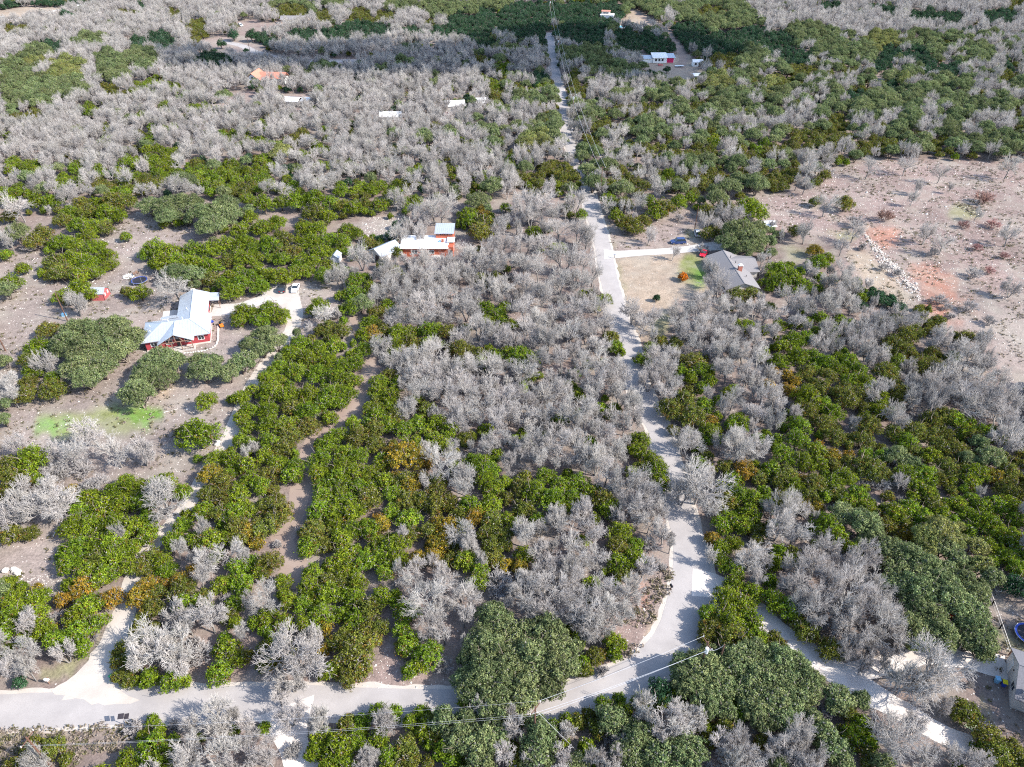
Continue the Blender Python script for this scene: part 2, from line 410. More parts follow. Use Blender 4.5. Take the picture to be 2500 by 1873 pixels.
 (1875,936,.4925,"""r110 25 35 j200 60 75 m190 120 60 b40 50 60 b30 170 50 m260 30 40 j330 130 60 j280 100 50 m390 60 70 m450 40 60 b530 30 60 j560 70 50
m660 40 60 b720 70 50 b850 40 80 b980 70 90 b1080 60 90 b1180 60 80 b1050 110 70 b1160 150 70 b1190 270 70 b1220 210 60 b800 90 50 j150 200 60
m280 190 60 m330 250 60 j150 270 60 j250 320 60 j80 340 65 j180 380 60 r320 350 45 m400 380 40 m500 200 70 m480 270 60 b440 200 40 j560 130 50
b640 160 60 m640 230 60 j690 270 60 m740 230 60 m820 170 60 m880 150 60 j930 170 50 s895 230 30 j990 230 50 j1080 240 50 m850 300 60 m940 320 60
m900 400 60 j810 350 50 m720 330 40 o640 350 60 j570 360 45 m510 400 75 m560 440 60 s550 500 50 j700 440 70 j780 440 70 m840 460 50 j740 500 50
b660 490 40 m1030 260 50 j1040 430 70 j1010 480 50 r1130 450 45 m1200 430 60 o1110 360 60 m1240 380 40 m1200 520 60 m1250 560 50 j20 420 50
m60 480 50 j130 490 60 m100 440 50 m240 480 60 j330 470 60 j390 450 60 m350 530 50 j450 540 55 j400 570 50 j490 610 45 r170 470 30 b100 610 95
b60 700 80 b140 740 80 r250 610 40 j290 690 75 j350 740 60 o380 640 60 o480 690 75 o520 740 60 m590 690 60 b300 810 70 b460 840 75 b240 900 80
b150 920 70 b400 900 60 m120 830 40 j30 880 40 j20 690 25 o620 820 70 o700 850 80 m570 850 60 r680 740 35 j640 640 60 j720 620 60 j770 650 55
m830 580 55 j800 540 50 m680 700 40 y780 760 70 y860 730 80 y920 760 60 o880 800 60 r740 770 30 o780 900 70 o650 920 70 o880 920 50 o740 930 60
j1070 600 50 j1140 590 60 j1200 590 60 j1090 680 70 j1150 730 60 j1090 790 45 j1210 750 60 j1230 670 50 j1250 830 50 j1200 850 50 j1240 910 50
b1060 530 25"""),
 (0,468,.4925,"""j30 30 40 w90 70 70 m40 110 40 j180 40 50 j250 40 50 b320 20 50 m400 50 50 j470 40 50 m560 30 60 m620 40 60 j340 90 50 m430 90 55
j520 90 55 j590 110 45 m300 130 45 j380 150 50 j450 160 55 m520 170 45 j440 210 40 m200 200 60 o80 200 60 m160 240 50 b40 230 50 j25 300 35
s140 280 30 j290 240 55 j370 250 50 j450 270 55 j520 300 55 j540 350 40 m270 330 60 j350 320 60 j430 340 60 m300 380 60 j390 390 60 j460 390 45
m250 400 40 j108 372 36 j40 440 60 o30 480 45 j390 470 60 j300 500 50 j450 500 35 m340 520 40 w370 550 55 j690 490 50 m628 490 32
o740 60 60 o830 60 75 o830 110 60 o920 50 70 o990 110 70 o1080 80 80 o1140 110 60 o1050 160 70 o1120 60 60 j810 155 25 j880 150 25 j620 215 28
j1230 30 40 j760 270 60 j830 290 60 j720 300 40 j800 340 60 j880 330 55 j960 270 60 j1040 270 60 j1120 250 55 j1200 240 60 j950 340 60
j1040 350 60 m1130 330 55 j1200 320 55 j1250 280 40 o880 400 60 o950 410 55 m1040 420 50 j1110 450 50 j1190 450 60 j1240 410 50 j1150 490 50
w870 460 90 j1190 170 50 j1240 120 40 j1225 400 40 o380 680 85 o470 680 85 o560 660 80 o630 720 75 o330 750 85 o430 780 90 o530 760 90
o610 780 60 o400 850 90 o500 850 85 o430 910 70 m230 670 55 j170 750 65 m130 820 50 j240 770 50 w220 850 55 j160 870 60 j260 920 50 b60 930 60
m130 930 50 o20 830 30 o780 830 80 o860 840 60 o730 880 70 o800 910 70 o690 930 50 o1010 880 70 o1050 840 40 o980 830 45 j1200 580 55
j1250 600 40 j1180 630 40 o1230 750 45 o1190 840 60 o1130 890 50 o1230 830 40"""),
 (625,468,.4925,"""j40 50 55 j120 40 50 j200 40 50 j290 30 60 j370 50 50 m280 90 60 j350 110 50 m430 60 50 j480 70 50 m540 50 45 j610 50 50 b690 30 50
j740 45 40 j790 40 40 j100 140 50 j30 170 50 j60 250 55 m140 220 55 m170 280 55 j130 320 45 j230 170 50 j300 180 50 j270 240 55 j360 220 50
j430 240 50 j330 290 50 j450 180 50 j500 200 40 m560 240 40 j535 265 22 d740 145 28 j665 115 15 d690 160 22 d690 190 30 j130 400 60 j210 380 50
j250 380 45 j330 400 50 j280 330 50 j350 350 45 b410 410 60 j20 460 50 j415 510 30 b880 70 80 b960 60 60 b920 110 50 b810 120 50 b700 210 50
b800 205 45 o1100 30 60 j1050 90 50 r1110 80 35 m1130 130 60 j1070 130 50 m1110 190 60 b1230 140 50 j1240 70 30 b1200 180 40 m700 290 34
b520 320 60 b640 370 70 b740 345 50 b830 340 60 b930 345 60 b1020 290 55 b1080 320 60 b1160 280 60 b1220 250 60 b870 410 70 b950 430 60
b780 410 60 b1120 350 50 b1050 400 50 b1200 360 50 m1180 410 45 b1150 460 60 b1220 480 55 b1060 520 50 b1040 570 65 b900 530 70 b820 560 70
b750 480 70 b850 480 60 b680 480 60 b740 610 60 b830 630 60 b920 600 50 b690 420 60 m690 390 40 j490 430 55 j490 490 55 o520 540 60 j470 570 50
b590 500 60 j650 560 40 m600 590 50 b680 640 45 j560 640 50 r580 690 45 m620 670 50 j530 700 45 j530 770 50 j700 690 50 j770 680 50 j850 680 55
j860 730 45 j690 760 50 m770 740 50 b620 760 50 m950 680 50 m1010 770 60 b1000 720 40 b1100 670 60 b1180 690 50 j1190 600 45 j1140 570 40
j1215 620 35 b810 810 80 b720 830 70 b880 790 70 b650 850 60 b830 900 80 b960 880 70 b1060 860 70 b1150 870 70 b1240 860 50 m1100 790 50
j1190 800 40 j1250 780 35 b760 900 60 m660 900 50 j610 930 50 j700 930 40 b1020 930 60 b1230 720 50 j310 560 50 w325 600 55 j280 580 35
m360 660 55 m420 680 50 m320 680 40 j60 580 60 j120 600 55 o40 700 60 o100 740 45 j20 620 50 o30 770 45 j220 750 55 j310 770 55 j380 760 45
j170 800 55 j260 820 55 j350 830 55 j430 850 50 j490 840 45 j110 860 55 j200 880 55 j300 890 55 j400 910 55 j480 920 50 j50 920 50"""),
 (1250,468,.4925,"""b60 60 70 b150 60 80 m265 70 35 b210 100 60 b320 40 60 j345 110 35 b90 120 50 j110 190 45 b230 180 70 b330 180 70 b370 220 60
j210 265 30 b150 260 60 b60 260 60 b50 350 70 b260 320 80 b360 340 70 b400 400 60 b130 370 70 b240 440 60 b340 450 60 b60 450 60 b150 500 60
j455 525 42 j345 505 30 b60 570 70 b330 580 70 b430 580 60 b220 600 60 b130 620 70 b460 640 60 b370 690 60 b280 700 70 b180 720 70 b60 680 60
b420 760 60 m490 710 40 j510 760 40 j540 790 25 j40 790 55 j90 810 35 b150 830 60 b250 830 60 b350 840 70 b450 840 70 b520 880 70 b550 930 60
j90 915 35 j310 900 30 b60 880 60 b200 920 60 b400 930 60 b600 590 55 b645 650 60 b705 630 55 j480 30 50 m560 50 50 j520 110 40 b620 40 60
j690 40 50 m750 70 60 j830 40 45 m580 140 60 m650 130 50 j720 90 50 m620 170 40 b470 60 40 j890 20 40 o1020 30 55 m970 80 45 m1060 70 50
b1040 100 40 b990 150 50 m970 200 40 m1000 180 40 b1100 110 60 o1070 240 60 o1130 190 80 o1200 230 70 o1150 270 60 o1220 170 50 j1200 80 70
j1170 50 50 b680 205 40 s830 130 25 b800 295 30 s945 280 32 b980 380 40 b1030 440 70 b1010 480 40 b1240 330 40 j1250 440 30 j650 820 45
b740 810 70 b760 870 60 b700 880 50 b680 930 50 b850 580 70 b930 560 60 b820 660 50 b890 690 60 b960 650 60 b900 750 50 m740 730 35
j1160 660 55 b1050 560 60 b1040 650 60 b1050 720 60 m900 830 60 j940 870 50 j840 880 35 b1060 800 60 b1010 780 50 b1150 800 60 b1220 820 60
b1200 740 50 b1070 880 60 b1170 900 60 j980 930 40 b1250 680 40 b1130 580 50 b1210 570 50 m1110 500 50 m1190 490 50"""),
 (1875,468,.4925,"""b290 60 50 m390 40 55 m240 40 30 m140 180 40 b190 200 45 r235 275 45 j250 340 60 j290 320 45 b430 190 50 b370 265 40 s440 150 40
b375 375 50 b30 160 20 o10 240 30 j60 370 60 j120 410 60 j60 440 50 j170 450 45 j20 410 40 b110 530 70 b170 570 50 b60 600 50 b380 450 60
b300 440 40 b420 470 50 b350 520 60 b300 550 60 b420 550 50 j480 490 20 b200 380 40 d565 520 45 d615 525 25 b500 600 40 b650 590 40
b1040 100 30 b720 30 25 b790 200 50 b870 250 50 b1200 215 45 b1220 460 50 p1070 30 45 p580 120 40 p970 165 25 p1120 160 30 p1100 390 25
p1040 275 25 p1170 315 25 s850 535 35 s1000 570 40 s890 570 25 s1020 405 35 s1100 640 35 s575 375 25 s470 275 20 s820 300 30 s640 400 25
m650 620 40 m760 590 40 m850 630 40 b700 650 60 m690 700 60 m600 650 45 m620 740 60 m680 780 55 b560 640 50 b560 700 50 m730 690 50
b840 720 60 b930 740 60 m990 710 50 b1000 800 80 b900 860 70 b1080 860 60 j650 830 50 m760 850 60 m830 850 50 m820 790 40 b560 810 40
b700 860 40 m590 880 60 b1080 740 50 j60 650 40 j260 620 40 j350 640 30 b300 680 60 j240 680 30 j330 700 30 b270 740 50 b380 690 50
j430 700 40 b470 680 50 b500 780 50 j130 730 60 j190 720 40 j70 760 40 j60 830 50 j150 810 60 j230 800 50 j280 840 50 m200 880 50 j400 830 50
j450 870 50 j340 860 50 j480 920 60 j420 920 50 m300 900 50 r100 900 30 b20 900 40 b150 640 50 b30 700 30 b960 900 70 b1060 920 60
b1150 920 50 b850 920 60"""),
 (0,0,.4925,"""d325 68 36 d206 58 24 d1155 165 32 d1250 165 36 d1095 212 25 d1060 245 14 d1218 245 14 s395 240 34 o1105 465 36"""),
 (625,0,.4925,"""m730 420 28 m830 445 32 m775 480 25 j340 640 36"""),
 (1250,0,.4925,"""b290 560 28 b300 620 30 b320 670 28 o350 730 32 o345 770 36 o375 830 42 o400 900 50 o430 890 40 s720 125 24 d770 340 18 b850 450 40"""),
 (1875,0,.4925,"""m285 860 35 b500 830 45 b690 810 48 b860 850 45 b1200 820 55 b740 920 28 b910 920 20"""),
]
# patches of one kind of tree on the far ground (kind x y rx ry, tile units), later ones over earlier ones
BLOBS = [
 (0,0,"""d55 40 65 45 m80 150 60 30 d700 30 30 22 m620 60 60 15 m860 60 30 30 d300 15 160 22 d800 200 80 50 d690 215 40 40 m980 130 60 45 m980 190 50 40
o440 200 80 30 m1150 125 30 20 d240 230 80 40 o190 270 70 40 o540 300 90 45 o700 300 110 60 o100 340 110 60 y330 350 95 55 o100 420 150 60
o330 440 120 50 o560 370 80 50 y170 310 60 20 o60 500 80 55 o200 480 90 40 m520 440 50 40 m580 460 50 30 j720 410 60 30 j685 445 35 30
j780 385 30 20 j440 520 60 30 m150 570 90 35 j30 585 40 20 d1060 290 100 40 d1140 310 30 30 m920 340 20 12 j1000 535 80 25 m840 555 60 15
j850 420 25 30 j820 520 15 40 j850 632 40 18 j700 565 25 15 j525 625 20 30 j515 680 35 35 j380 640 30 20 j120 635 15 15 j740 660 30 50
j470 750 20 15 j1020 640 30 15 j1150 660 60 35 j1240 690 30 30 j710 600 20 15 j800 750 120 40 j680 790 70 40 j120 820 110 40 j380 820 35 40
j290 860 50 30 j480 850 40 30 j640 850 80 40 j330 900 80 40 j60 930 80 30 j780 800 90 40 j840 850 80 40 j960 850 90 45 j1080 860 90 45
j1200 860 70 45 j1140 820 60 25 m720 900 70 40 o910 900 70 40 m520 900 60 40 j1080 910 80 40 m1200 920 60 30 j600 930 60 30 j1250 830 20 30
m1000 800 60 25 j650 730 20 15 o200 940 60 20"""),
 (625,0,"""o180 40 120 40 m170 50 100 35 m330 80 50 40 m520 80 60 50 o720 30 80 30 o900 40 120 40 o1100 40 100 30 m640 80 60 30 o390 20 60 20
o1200 20 60 25 d20 175 40 35 d90 200 50 25 d240 170 100 35 d400 170 80 45 d500 130 80 40 d600 150 80 40 d760 150 60 30 m860 110 40 30
d930 160 70 40 d1020 110 90 50 d1150 90 70 60 d1060 160 80 40 d1130 200 50 50 d1220 130 60 50 o1100 270 40 20 d760 225 50 20 m1110 290 40 20
o310 335 45 25 o370 330 25 20 o620 350 50 25 o740 310 50 25 o890 400 30 40 o910 310 20 15 j1130 380 35 30 j1180 410 40 30 j1230 340 30 40
m1200 470 50 40 m1240 400 30 20 j320 462 35 15 m680 600 20 10 o840 680 60 25 o960 670 45 25 o690 660 50 25 m890 620 20 20 o985 610 40 20
o1130 640 50 30 m1215 690 40 25 m1080 720 20 15 j20 700 60 30 j100 710 50 30 m200 680 70 30 j330 700 40 30 j360 740 50 20 y130 745 50 25
j250 755 50 20 j30 610 20 40 j40 800 60 40 j320 810 30 20 j450 820 40 30 j480 800 30 20 m390 800 30 20 j40 880 60 50 j120 900 70 40
j200 930 60 30 j430 920 60 30 j510 920 50 30 j600 920 60 35 j690 920 60 40 m740 900 40 30 j820 820 35 20 m1050 850 30 20 j1150 850 50 15
j1195 890 25 20 j1110 930 40 20 j1250 780 30 40 j555 775 12 12 m720 840 30 20"""),
 (1250,0,"""o600 40 250 50 o1000 80 200 90 d130 60 200 60 d350 60 120 60 d480 60 80 60 d80 150 120 60 d300 170 140 50 d380 100 120 60 d190 230 40 50
d560 190 70 60 d660 210 80 60 d750 215 60 45 d420 200 60 60 o390 260 60 40 o300 280 50 40 d890 170 110 70 b780 90 40 35 o700 60 60 40
o900 60 100 40 m1000 60 80 40 o1100 120 150 60 d1080 200 120 60 d1200 180 80 60 d1000 240 100 40 m1100 300 120 50 o1200 300 80 50 y1020 400 60 40
o420 320 50 40 m310 370 40 40 m320 440 50 40 o500 340 50 40 o590 350 30 20 d690 350 30 25 o740 470 50 30 o790 420 40 30 o1110 490 60 60
m930 530 80 35 o1030 550 70 40 m620 530 70 30 m720 530 60 30 m540 540 40 25 o400 560 50 40 m420 620 50 35 m640 590 50 30 m460 600 50 30
o700 620 60 30 o720 660 60 30 j920 610 28 18 m800 690 40 25 j990 690 40 30 o860 580 40 25 o640 680 50 30 m400 680 40 40 m720 730 80 35
m630 720 60 25 m800 750 60 20 m940 750 60 25 m1160 760 80 35 j1240 720 40 30 m930 810 40 40 m1030 860 60 45 j780 880 60 50 m840 900 40 30
m570 860 50 40 m600 920 60 40 m500 920 60 30 m200 830 60 50 m260 850 60 50 m130 910 40 40 j210 910 50 30 m20 870 40 30 y130 700 100 40
o220 660 60 60 o70 490 70 30 m180 570 30 25 m30 440 40 30 j150 430 70 30 d120 380 60 30 o220 560 40 30 m60 750 60 20 m940 900 30 30
o1220 910 50 40 o1170 900 60 40"""),
 (1875,0,"""o200 170 140 60 d60 220 80 80 d150 280 80 40 o280 200 80 60 o350 250 70 50 d310 30 60 30 d600 50 50 30 d520 30 40 20 d740 80 40 40
d900 90 80 40 d1150 80 100 40 d800 70 40 30 m1230 20 40 30 d1000 150 40 20 m850 140 30 15 y550 220 100 60 d560 310 60 50 o480 260 60 50
d600 260 50 40 o750 200 80 50 d740 280 90 50 o830 230 50 40 d800 340 40 40 o1050 270 80 50 d1190 330 40 40 m1180 390 30 60 d900 340 60 40
y660 400 60 30 d620 420 30 30 o870 450 100 60 o980 440 60 40 o560 520 100 50 o720 520 70 70 m470 440 70 30 d440 470 60 30 m410 350 50 25
m150 350 130 40 o70 350 40 30 m60 400 60 40 y20 440 40 60 o60 480 60 40 d230 520 30 20 o480 540 60 50 o300 540 60 60 m350 620 70 60
m130 640 70 40 m240 680 80 50 m330 700 60 50 m170 720 60 40 m430 720 60 40 m540 710 80 40 m640 710 60 40 o720 690 40 50 m790 640 50 30
m840 720 70 40 o930 700 60 40 o1090 690 60 40 o1200 700 80 40 o950 520 80 40 o1050 560 80 40 o1150 530 80 50 b800 600 80 50 b1080 600 60 40
b1180 610 70 50 o700 620 60 40 o900 600 60 40 b150 580 90 50 m20 740 40 40 m130 830 50 30 m50 880 60 60 m120 860 40 30 b200 800 60 30
b1050 340 60 20 b350 110 60 30"""),
]
# ------------------------------------------------------------------ the ground
DIRT = (.285, .225, .20); PALE = (.27, .22, .195); PINK = (.255, .19, .17); TAN = (.345, .27, .205)
OLIVE = (.245, .225, .135); LAWN = (.205, .225, .075); BRIGHT = (.14, .27, .05); RUST = (.36, .19, .14); LITTER = (.215, .165, .145)
def ell(tile, x, y, rx, ry, n=20):
    return T(tile, [(x + rx * math.cos(2 * math.pi * i / n), y + ry * math.sin(2 * math.pi * i / n)) for i in range(n)])
YARD = T(C1, [(-60, 290), (230, 300), (215, 430), (330, 450), (500, 400), (580, 330), (500, 230), (640, 100), (700, 90), (800, 150), (960, 190), (1000, 205),
              (870, 255), (690, 300), (740, 390), (790, 460), (960, 500), (1090, 520), (1180, 520)]) + \
       T(C2, [(20, 510), (100, 450), (250, 430), (300, 460), (420, 470), (440, 560), (380, 640), (470, 700), (480, 760), (300, 720), (230, 710), (60, 890)]) + \
       T(B1, [(1200, 0), (1130, 120), (1180, 210), (1090, 330), (950, 400), (980, 470), (940, 560), (890, 700), (780, 690), (900, 560), (820, 470), (500, 520),
              (330, 600), (280, 760), (310, 880), (330, 1010)]) + T(A1, [(560, 120), (430, 200), (420, 100), (110, 90), (-20, 40)]) + T(B1, [(-60, 940)])
LAWN_FRONT = T(C3, [(482, 332), (920, 300), (950, 400), (965, 470), (1000, 515), (800, 540), (760, 600), (760, 720), (640, 760), (560, 640)])
LAWN_BACK = T(C3, [(425, 110), (468, 290), (920, 268), (1040, 250), (1030, 200), (930, 180), (900, 45), (850, 60), (690, 165), (600, 200), (490, 150)])
FIELD = T(D4, [(330, 850), (460, 800), (700, 790), (1000, 800), (1400, 800)]) + T(C4, [(1600, 0), (1600, 950), (1180, 950), (1130, 760), (1000, 690), (860, 600), (750, 575), (640, 590),
             (520, 500), (400, 400), (360, 250), (250, 230), (60, 220), (-60, 180), (-100, 40), (60, 0), (180, 20)])
VERGE = T(A3, [(1400, -60), (1420, 60), (1390, 250), (1290, 450), (1100, 680), (880, 850), (640, 960), (300, 1010), (120, 1010), (420, 930), (640, 880), (860, 760), (960, 620), (800, 500), (1020, 330), (1150, 120), (1250, 0), (1300, -60)])
BAREFOOT = T(A2, [(420, 980), (980, 990), (1600, 1005), (1700, 960), (1560, 840), (1260, 800), (1200, 700), (1040, 520), (1060, 720), (980, 850), (860, 950), (640, 920)])
SOUTH_VERGE = T(A1, [(-80, 1300), (1160, 1255), (1600, 1240), (2200, 1215), (1700, 1300), (1150, 1380), (1000, 1657), (980, 1760), (-80, 1760)])
PASTURE_FAR = T(D3, [(590, 40), (640, 60), (700, 100), (760, 150), (800, 190), (860, 265), (930, 330), (960, 370), (880, 430), (740, 430), (690, 370), (640, 330), (560, 300), (490, 280),
                     (560, 270), (640, 285), (820, 275), (790, 200), (700, 165), (620, 150), (510, 130), (560, 95)])
YARD_FAR = T(D2, [(-80, 215), (40, 215), (60, 290), (300, 285), (500, 300), (500, 345), (300, 330), (60, 320), (-60, 300)])
CLEAR_FAR = [T(D1, [(-40, 60), (130, 35), (330, 40), (340, 75), (300, 100), (180, 100), (30, 120), (-40, 120)]), T(D1, [(960, 235), (1000, 205), (1040, 190), (1269, 175), (1269, 320), (1190, 310), (1100, 285), (1020, 265)]),
             T(D1, [(1060, 525), (1150, 460), (1269, 450), (1290, 470), (1269, 540), (1110, 560)]), T(D2, [(130, 470), (290, 470), (300, 545), (190, 560), (140, 520)]),
             T(D1, [(1170, 110), (1269, 90), (1269, 200), (1180, 200)]), T(D2, [(-20, 110), (150, 120), (150, 160), (40, 175), (-20, 190)]), T(D2, [(260, 640), (310, 640), (310, 690), (260, 690)]),
             T(D4, [(500, 385), (660, 340), (690, 355), (600, 395), (560, 440), (520, 440)]), T(D3, [(800, 480), (890, 480), (880, 530), (800, 530)]),
             YARD_FAR, PASTURE_FAR, T(C2, [(530, 130), (720, 110), (760, 160), (640, 235), (520, 235)])]
RIGHT_YARD = T(A4, [(1640, 480), (1900, 200), (1830, -60), (2300, -60), (2300, 1700), (1900, 1500), (1750, 1330), (1500, 1150), (1250, 1090), (1150, 960), (1000, 700), (1250, 640)])
PAINT = [  # colour, stoniness, outline in photo pixels (surveyed), drawn one over the other
    (PALE, .5, YARD), (PINK, .9, FIELD), (TAN, .2, LAWN_FRONT), (DIRT, .1, LAWN_BACK), (PINK, .5, VERGE), (PINK, .7, BAREFOOT), (LITTER, .3, SOUTH_VERGE),
    (OLIVE, .2, T(A1, [(300, 960), (600, 900), (800, 690), (840, 620), (900, 500), (960, 380), (760, 640), (560, 780), (300, 860)])),
    (TAN, .2, T(A3, [(1390, 250), (1290, 450), (1120, 660), (1000, 740), (1100, 560), (1230, 380), (1320, 240)])),
    (RUST, .3, T(A2, [(420, 930), (860, 960), (980, 985), (420, 975)])), (RUST, .6, T(A3, [(380, 980), (640, 900), (840, 840), (700, 930), (380, 1000)])),
    (RUST, .5, T(A3, [(1040, 60), (1180, 60), (1200, 220), (1060, 210)])), (TAN, .2, T(A3, [(1290, 60), (1390, 70), (1390, 160), (1290, 110)])),
    (TAN, .2, T(A1, [(-60, 1300), (1100, 1262), (1100, 1285), (-60, 1335)])), (OLIVE, .2, T(A1, [(-60, 1360), (80, 1370), (60, 1460), (-60, 1450)])),
    (LAWN, .1, ell(B1, 330, 195, 160, 60)), (LAWN, .1, ell(B1, 600, 175, 170, 72)), (BRIGHT, 0, ell(B1, 270, 205, 95, 42)), (BRIGHT, 0, ell(B1, 685, 160, 90, 46)), (LAWN, .2, ell(B1, 700, 155, 28, 16)),
    (TAN, .3, ell(B1, 560, 105, 90, 16)), (TAN, .3, T(B1, [(740, 95), (790, 20), (850, 10), (820, 80)])), (TAN, .6, ell(B1, 840, 140, 40, 14)),
    (LAWN, 0, T(C3, [(860, 320), (935, 310), (965, 470), (900, 470), (860, 440), (810, 440)])), (BRIGHT, 0, T(C3, [(890, 385), (940, 370), (960, 460), (905, 455)])), (OLIVE, .1, T(C3, [(700, 590), (780, 590), (760, 720), (690, 720)])),
    (OLIVE, .1, T(C3, [(490, 345), (520, 350), (560, 560), (540, 590)])), (OLIVE, .1, T(C3, [(440, 150), (470, 280), (490, 282), (465, 160)])),
    (TAN, .2, T(C3, [(705, 550), (770, 545), (775, 570), (720, 575)])), (OLIVE, .1, T(C3, [(830, 190), (930, 180), (940, 235), (860, 235)])),
    (TAN, .3, T(C4, [(400, 300), (470, 290), (560, 350), (640, 450), (740, 560), (640, 590), (500, 480), (420, 380)])), (OLIVE, .2, T(C4, [(60, 280), (160, 275), (200, 320), (110, 345)])),
    (RUST, .9, T(C4, [(480, 170), (640, 180), (640, 260), (560, 280), (490, 230)])), (RUST, .8, T(C4, [(700, 350), (860, 380), (960, 450), (940, 560), (800, 500), (700, 430)])),
    (RUST, .6, T(C4, [(780, 500), (1000, 520), (1050, 640), (900, 650), (800, 590)])), (OLIVE, .3, ell(C4, 960, 100, 80, 40)), (OLIVE, .2, ell(C4, 380, 215, 60, 26)),
    (PALE, .5, T(C4, [(860, 560), (1269, 500), (1400, 700), (1300, 950), (1180, 950), (1100, 740), (960, 690)])),
    (TAN, .1, PASTURE_FAR), (PINK, .1, CLEAR_FAR[2]), (PINK, .1, CLEAR_FAR[3]), (PINK, .1, CLEAR_FAR[4]), (PINK, .1, CLEAR_FAR[5]), (DIRT, .1, CLEAR_FAR[1]), (TAN, .1, CLEAR_FAR[0]),
    (DIRT, .1, YARD_FAR), ((.30, .33, .15), .1, T(D4, [(500, 395), (600, 390), (560, 440), (520, 440)])), (PALE, .4, CLEAR_FAR[11]), (LITTER, .4, RIGHT_YARD),
    (PINK, .4, T(A4, [(1640, 480), (1720, 600), (1820, 660), (1760, 720), (1640, 660)])), (OLIVE, .2, T(A4, [(1960, 480), (2300, 560), (2300, 680), (2080, 640)])),
    (OLIVE, .2, T(A4, [(330, 800), (560, 930), (900, 1120), (960, 1180), (760, 1060), (520, 960), (330, 860)])), (TAN, .3, T(A4, [(760, 1180), (920, 1160), (900, 1250), (780, 1250)])),
    (OLIVE, .2, T(A4, [(1820, 1090), (1900, 1170), (1910, 1320), (1840, 1300)])), (PINK, .4, T(B3, [(790, 660), (815, 800), (820, 960), (690, 960), (700, 800), (760, 700)])),
    (PINK, .5, T(B4, [(490, 545), (640, 545), (660, 600), (540, 640), (490, 600)])), (PINK, .4, T(B4, [(850, 510), (940, 560), (1000, 780), (1080, 900), (1100, 960), (900, 960), (900, 830), (960, 700), (880, 570)])),
]
def ground():
    ts = np.concatenate([-np.array([40., 16, 8, 4, 2.4])[::1], np.linspace(-1.02, 1.02, 720), np.array([2.4, 4, 8, 16, 40.])])
    ys = np.concatenate([[-900., -200, -40, 0, 20, 30], 36 + np.cumsum(np.linspace(.32, 3.6, 330)), [720., 780, 900, 1200, 2000, 5000]])
    ys = np.sort(ys)
    TT, YY = np.meshgrid(ts, ys)
    XX = TT * (np.maximum(YY, 0) * .93 + 60) * .92
    x, y = XX.ravel(), YY.ravel()
    base = np.array(LITTER)
    n1, n2 = noise2(x / 14, y / 14, 1), noise2(x / 4.0, y / 4.0, 2)
    col = np.ones((len(x), 4)); col[:, :3] = base * (.82 + .36 * n1)[:, None]
    col[:, 3] = .25
    wx = (noise2(x / 2.6, y / 2.6, 3) - .5) * 3.4 + (noise2(x / .8, y / .8, 5) - .5) * 1.2
    wy = (noise2(x / 2.6, y / 2.6, 4) - .5) * 3.4 + (noise2(x / .8, y / .8, 6) - .5) * 1.2
    ok = y > 30
    px, py = np.full(x.shape, -9e3), np.full(x.shape, -9e3)
    px[ok], py[ok] = PX(x[ok] + wx[ok], y[ok] + wy[ok])
    sh = XX.shape
    for c, st, poly in PAINT:
        m = inside(px, py, poly).astype(float).reshape(sh)
        for _ in range(2):
            p = np.pad(m, 1, mode='edge')
            m = (p[:-2, 1:-1] + p[2:, 1:-1] + p[1:-1, :-2] + p[1:-1, 2:] + 2 * p[1:-1, 1:-1]) / 6
        m = np.clip(m.ravel() * (.72 + .5 * n2), 0, 1)[:, None]
        col[:, :3] = col[:, :3] * (1 - m) + np.array(c) * (.84 + .32 * n1)[:, None] * m
        col[:, 3:] = col[:, 3:] * (1 - m) + st * m
    R, C = sh
    i = np.arange((R - 1) * (C - 1)); a = (i // (C - 1)) * C + i % (C - 1)
    f = np.stack([a, a + 1, a + C + 1, a + C], 1)
    m = bpy.data.materials.new("dry_ground"); m.use_nodes = True
    n, l = m.node_tree.nodes, m.node_tree.links
    b = n["Principled BSDF"]; b.inputs["Roughness"].default_value = .95; b.inputs["Specular IOR Level"].default_value = .1
    at = n.new("ShaderNodeVertexColor"); at.layer_name = "Col"
    tc = n.new("ShaderNodeTexCoord")
    def nz(s, d=5, r=.65):
        k = n.new("ShaderNodeTexNoise"); k.inputs["Scale"].default_value = s; k.inputs["Detail"].default_value = d; k.inputs["Roughness"].default_value = r
        l.new(tc.outputs["Object"], k.inputs["Vector"]); return k
    def mr(src, a0, a1, b0, b1):
        k = n.new("ShaderNodeMapRange"); l.new(src, k.inputs["Value"])
        for q, v in zip(("From Min", "From Max", "To Min", "To Max"), (a0, a1, b0, b1)): k.inputs[q].default_value = v
        return k.outputs["Result"]
    g1, g2, g3 = nz(.45, 6, .7), nz(2.2, 5, .7), nz(.09, 4)
    mu = n.new("ShaderNodeMath"); mu.operation = 'MULTIPLY'
    l.new(mr(g1.outputs["Fac"], .3, .7, .72, 1.22), mu.inputs[0]); l.new(mr(g2.outputs["Fac"], .3, .7, .68, 1.28), mu.inputs[1])
    vs = n.new("ShaderNodeVectorMath"); vs.operation = 'SCALE'
    l.new(at.outputs["Color"], vs.inputs[0]); l.new(mu.outputs[0], vs.inputs["Scale"])
    # dry grass: greyer, yellower streaks in drifts
    mx = n.new("ShaderNodeMixRGB"); mx.inputs[2].default_value = (.33, .30, .25, 1)
    l.new(mr(g3.outputs["Fac"], .45, .65, 0, .5), mx.inputs[0]); l.new(vs.outputs[0], mx.inputs[1])
    vo = n.new("ShaderNodeTexVoronoi"); vo.inputs["Scale"].default_value = 1.5; l.new(tc.outputs["Object"], vo.inputs["Vector"])
    st = mr(vo.outputs["Distance"], .14, .22, 1, 0)
    sp = n.new("ShaderNodeSeparateColor"); l.new(vo.outputs["Color"], sp.inputs[0])
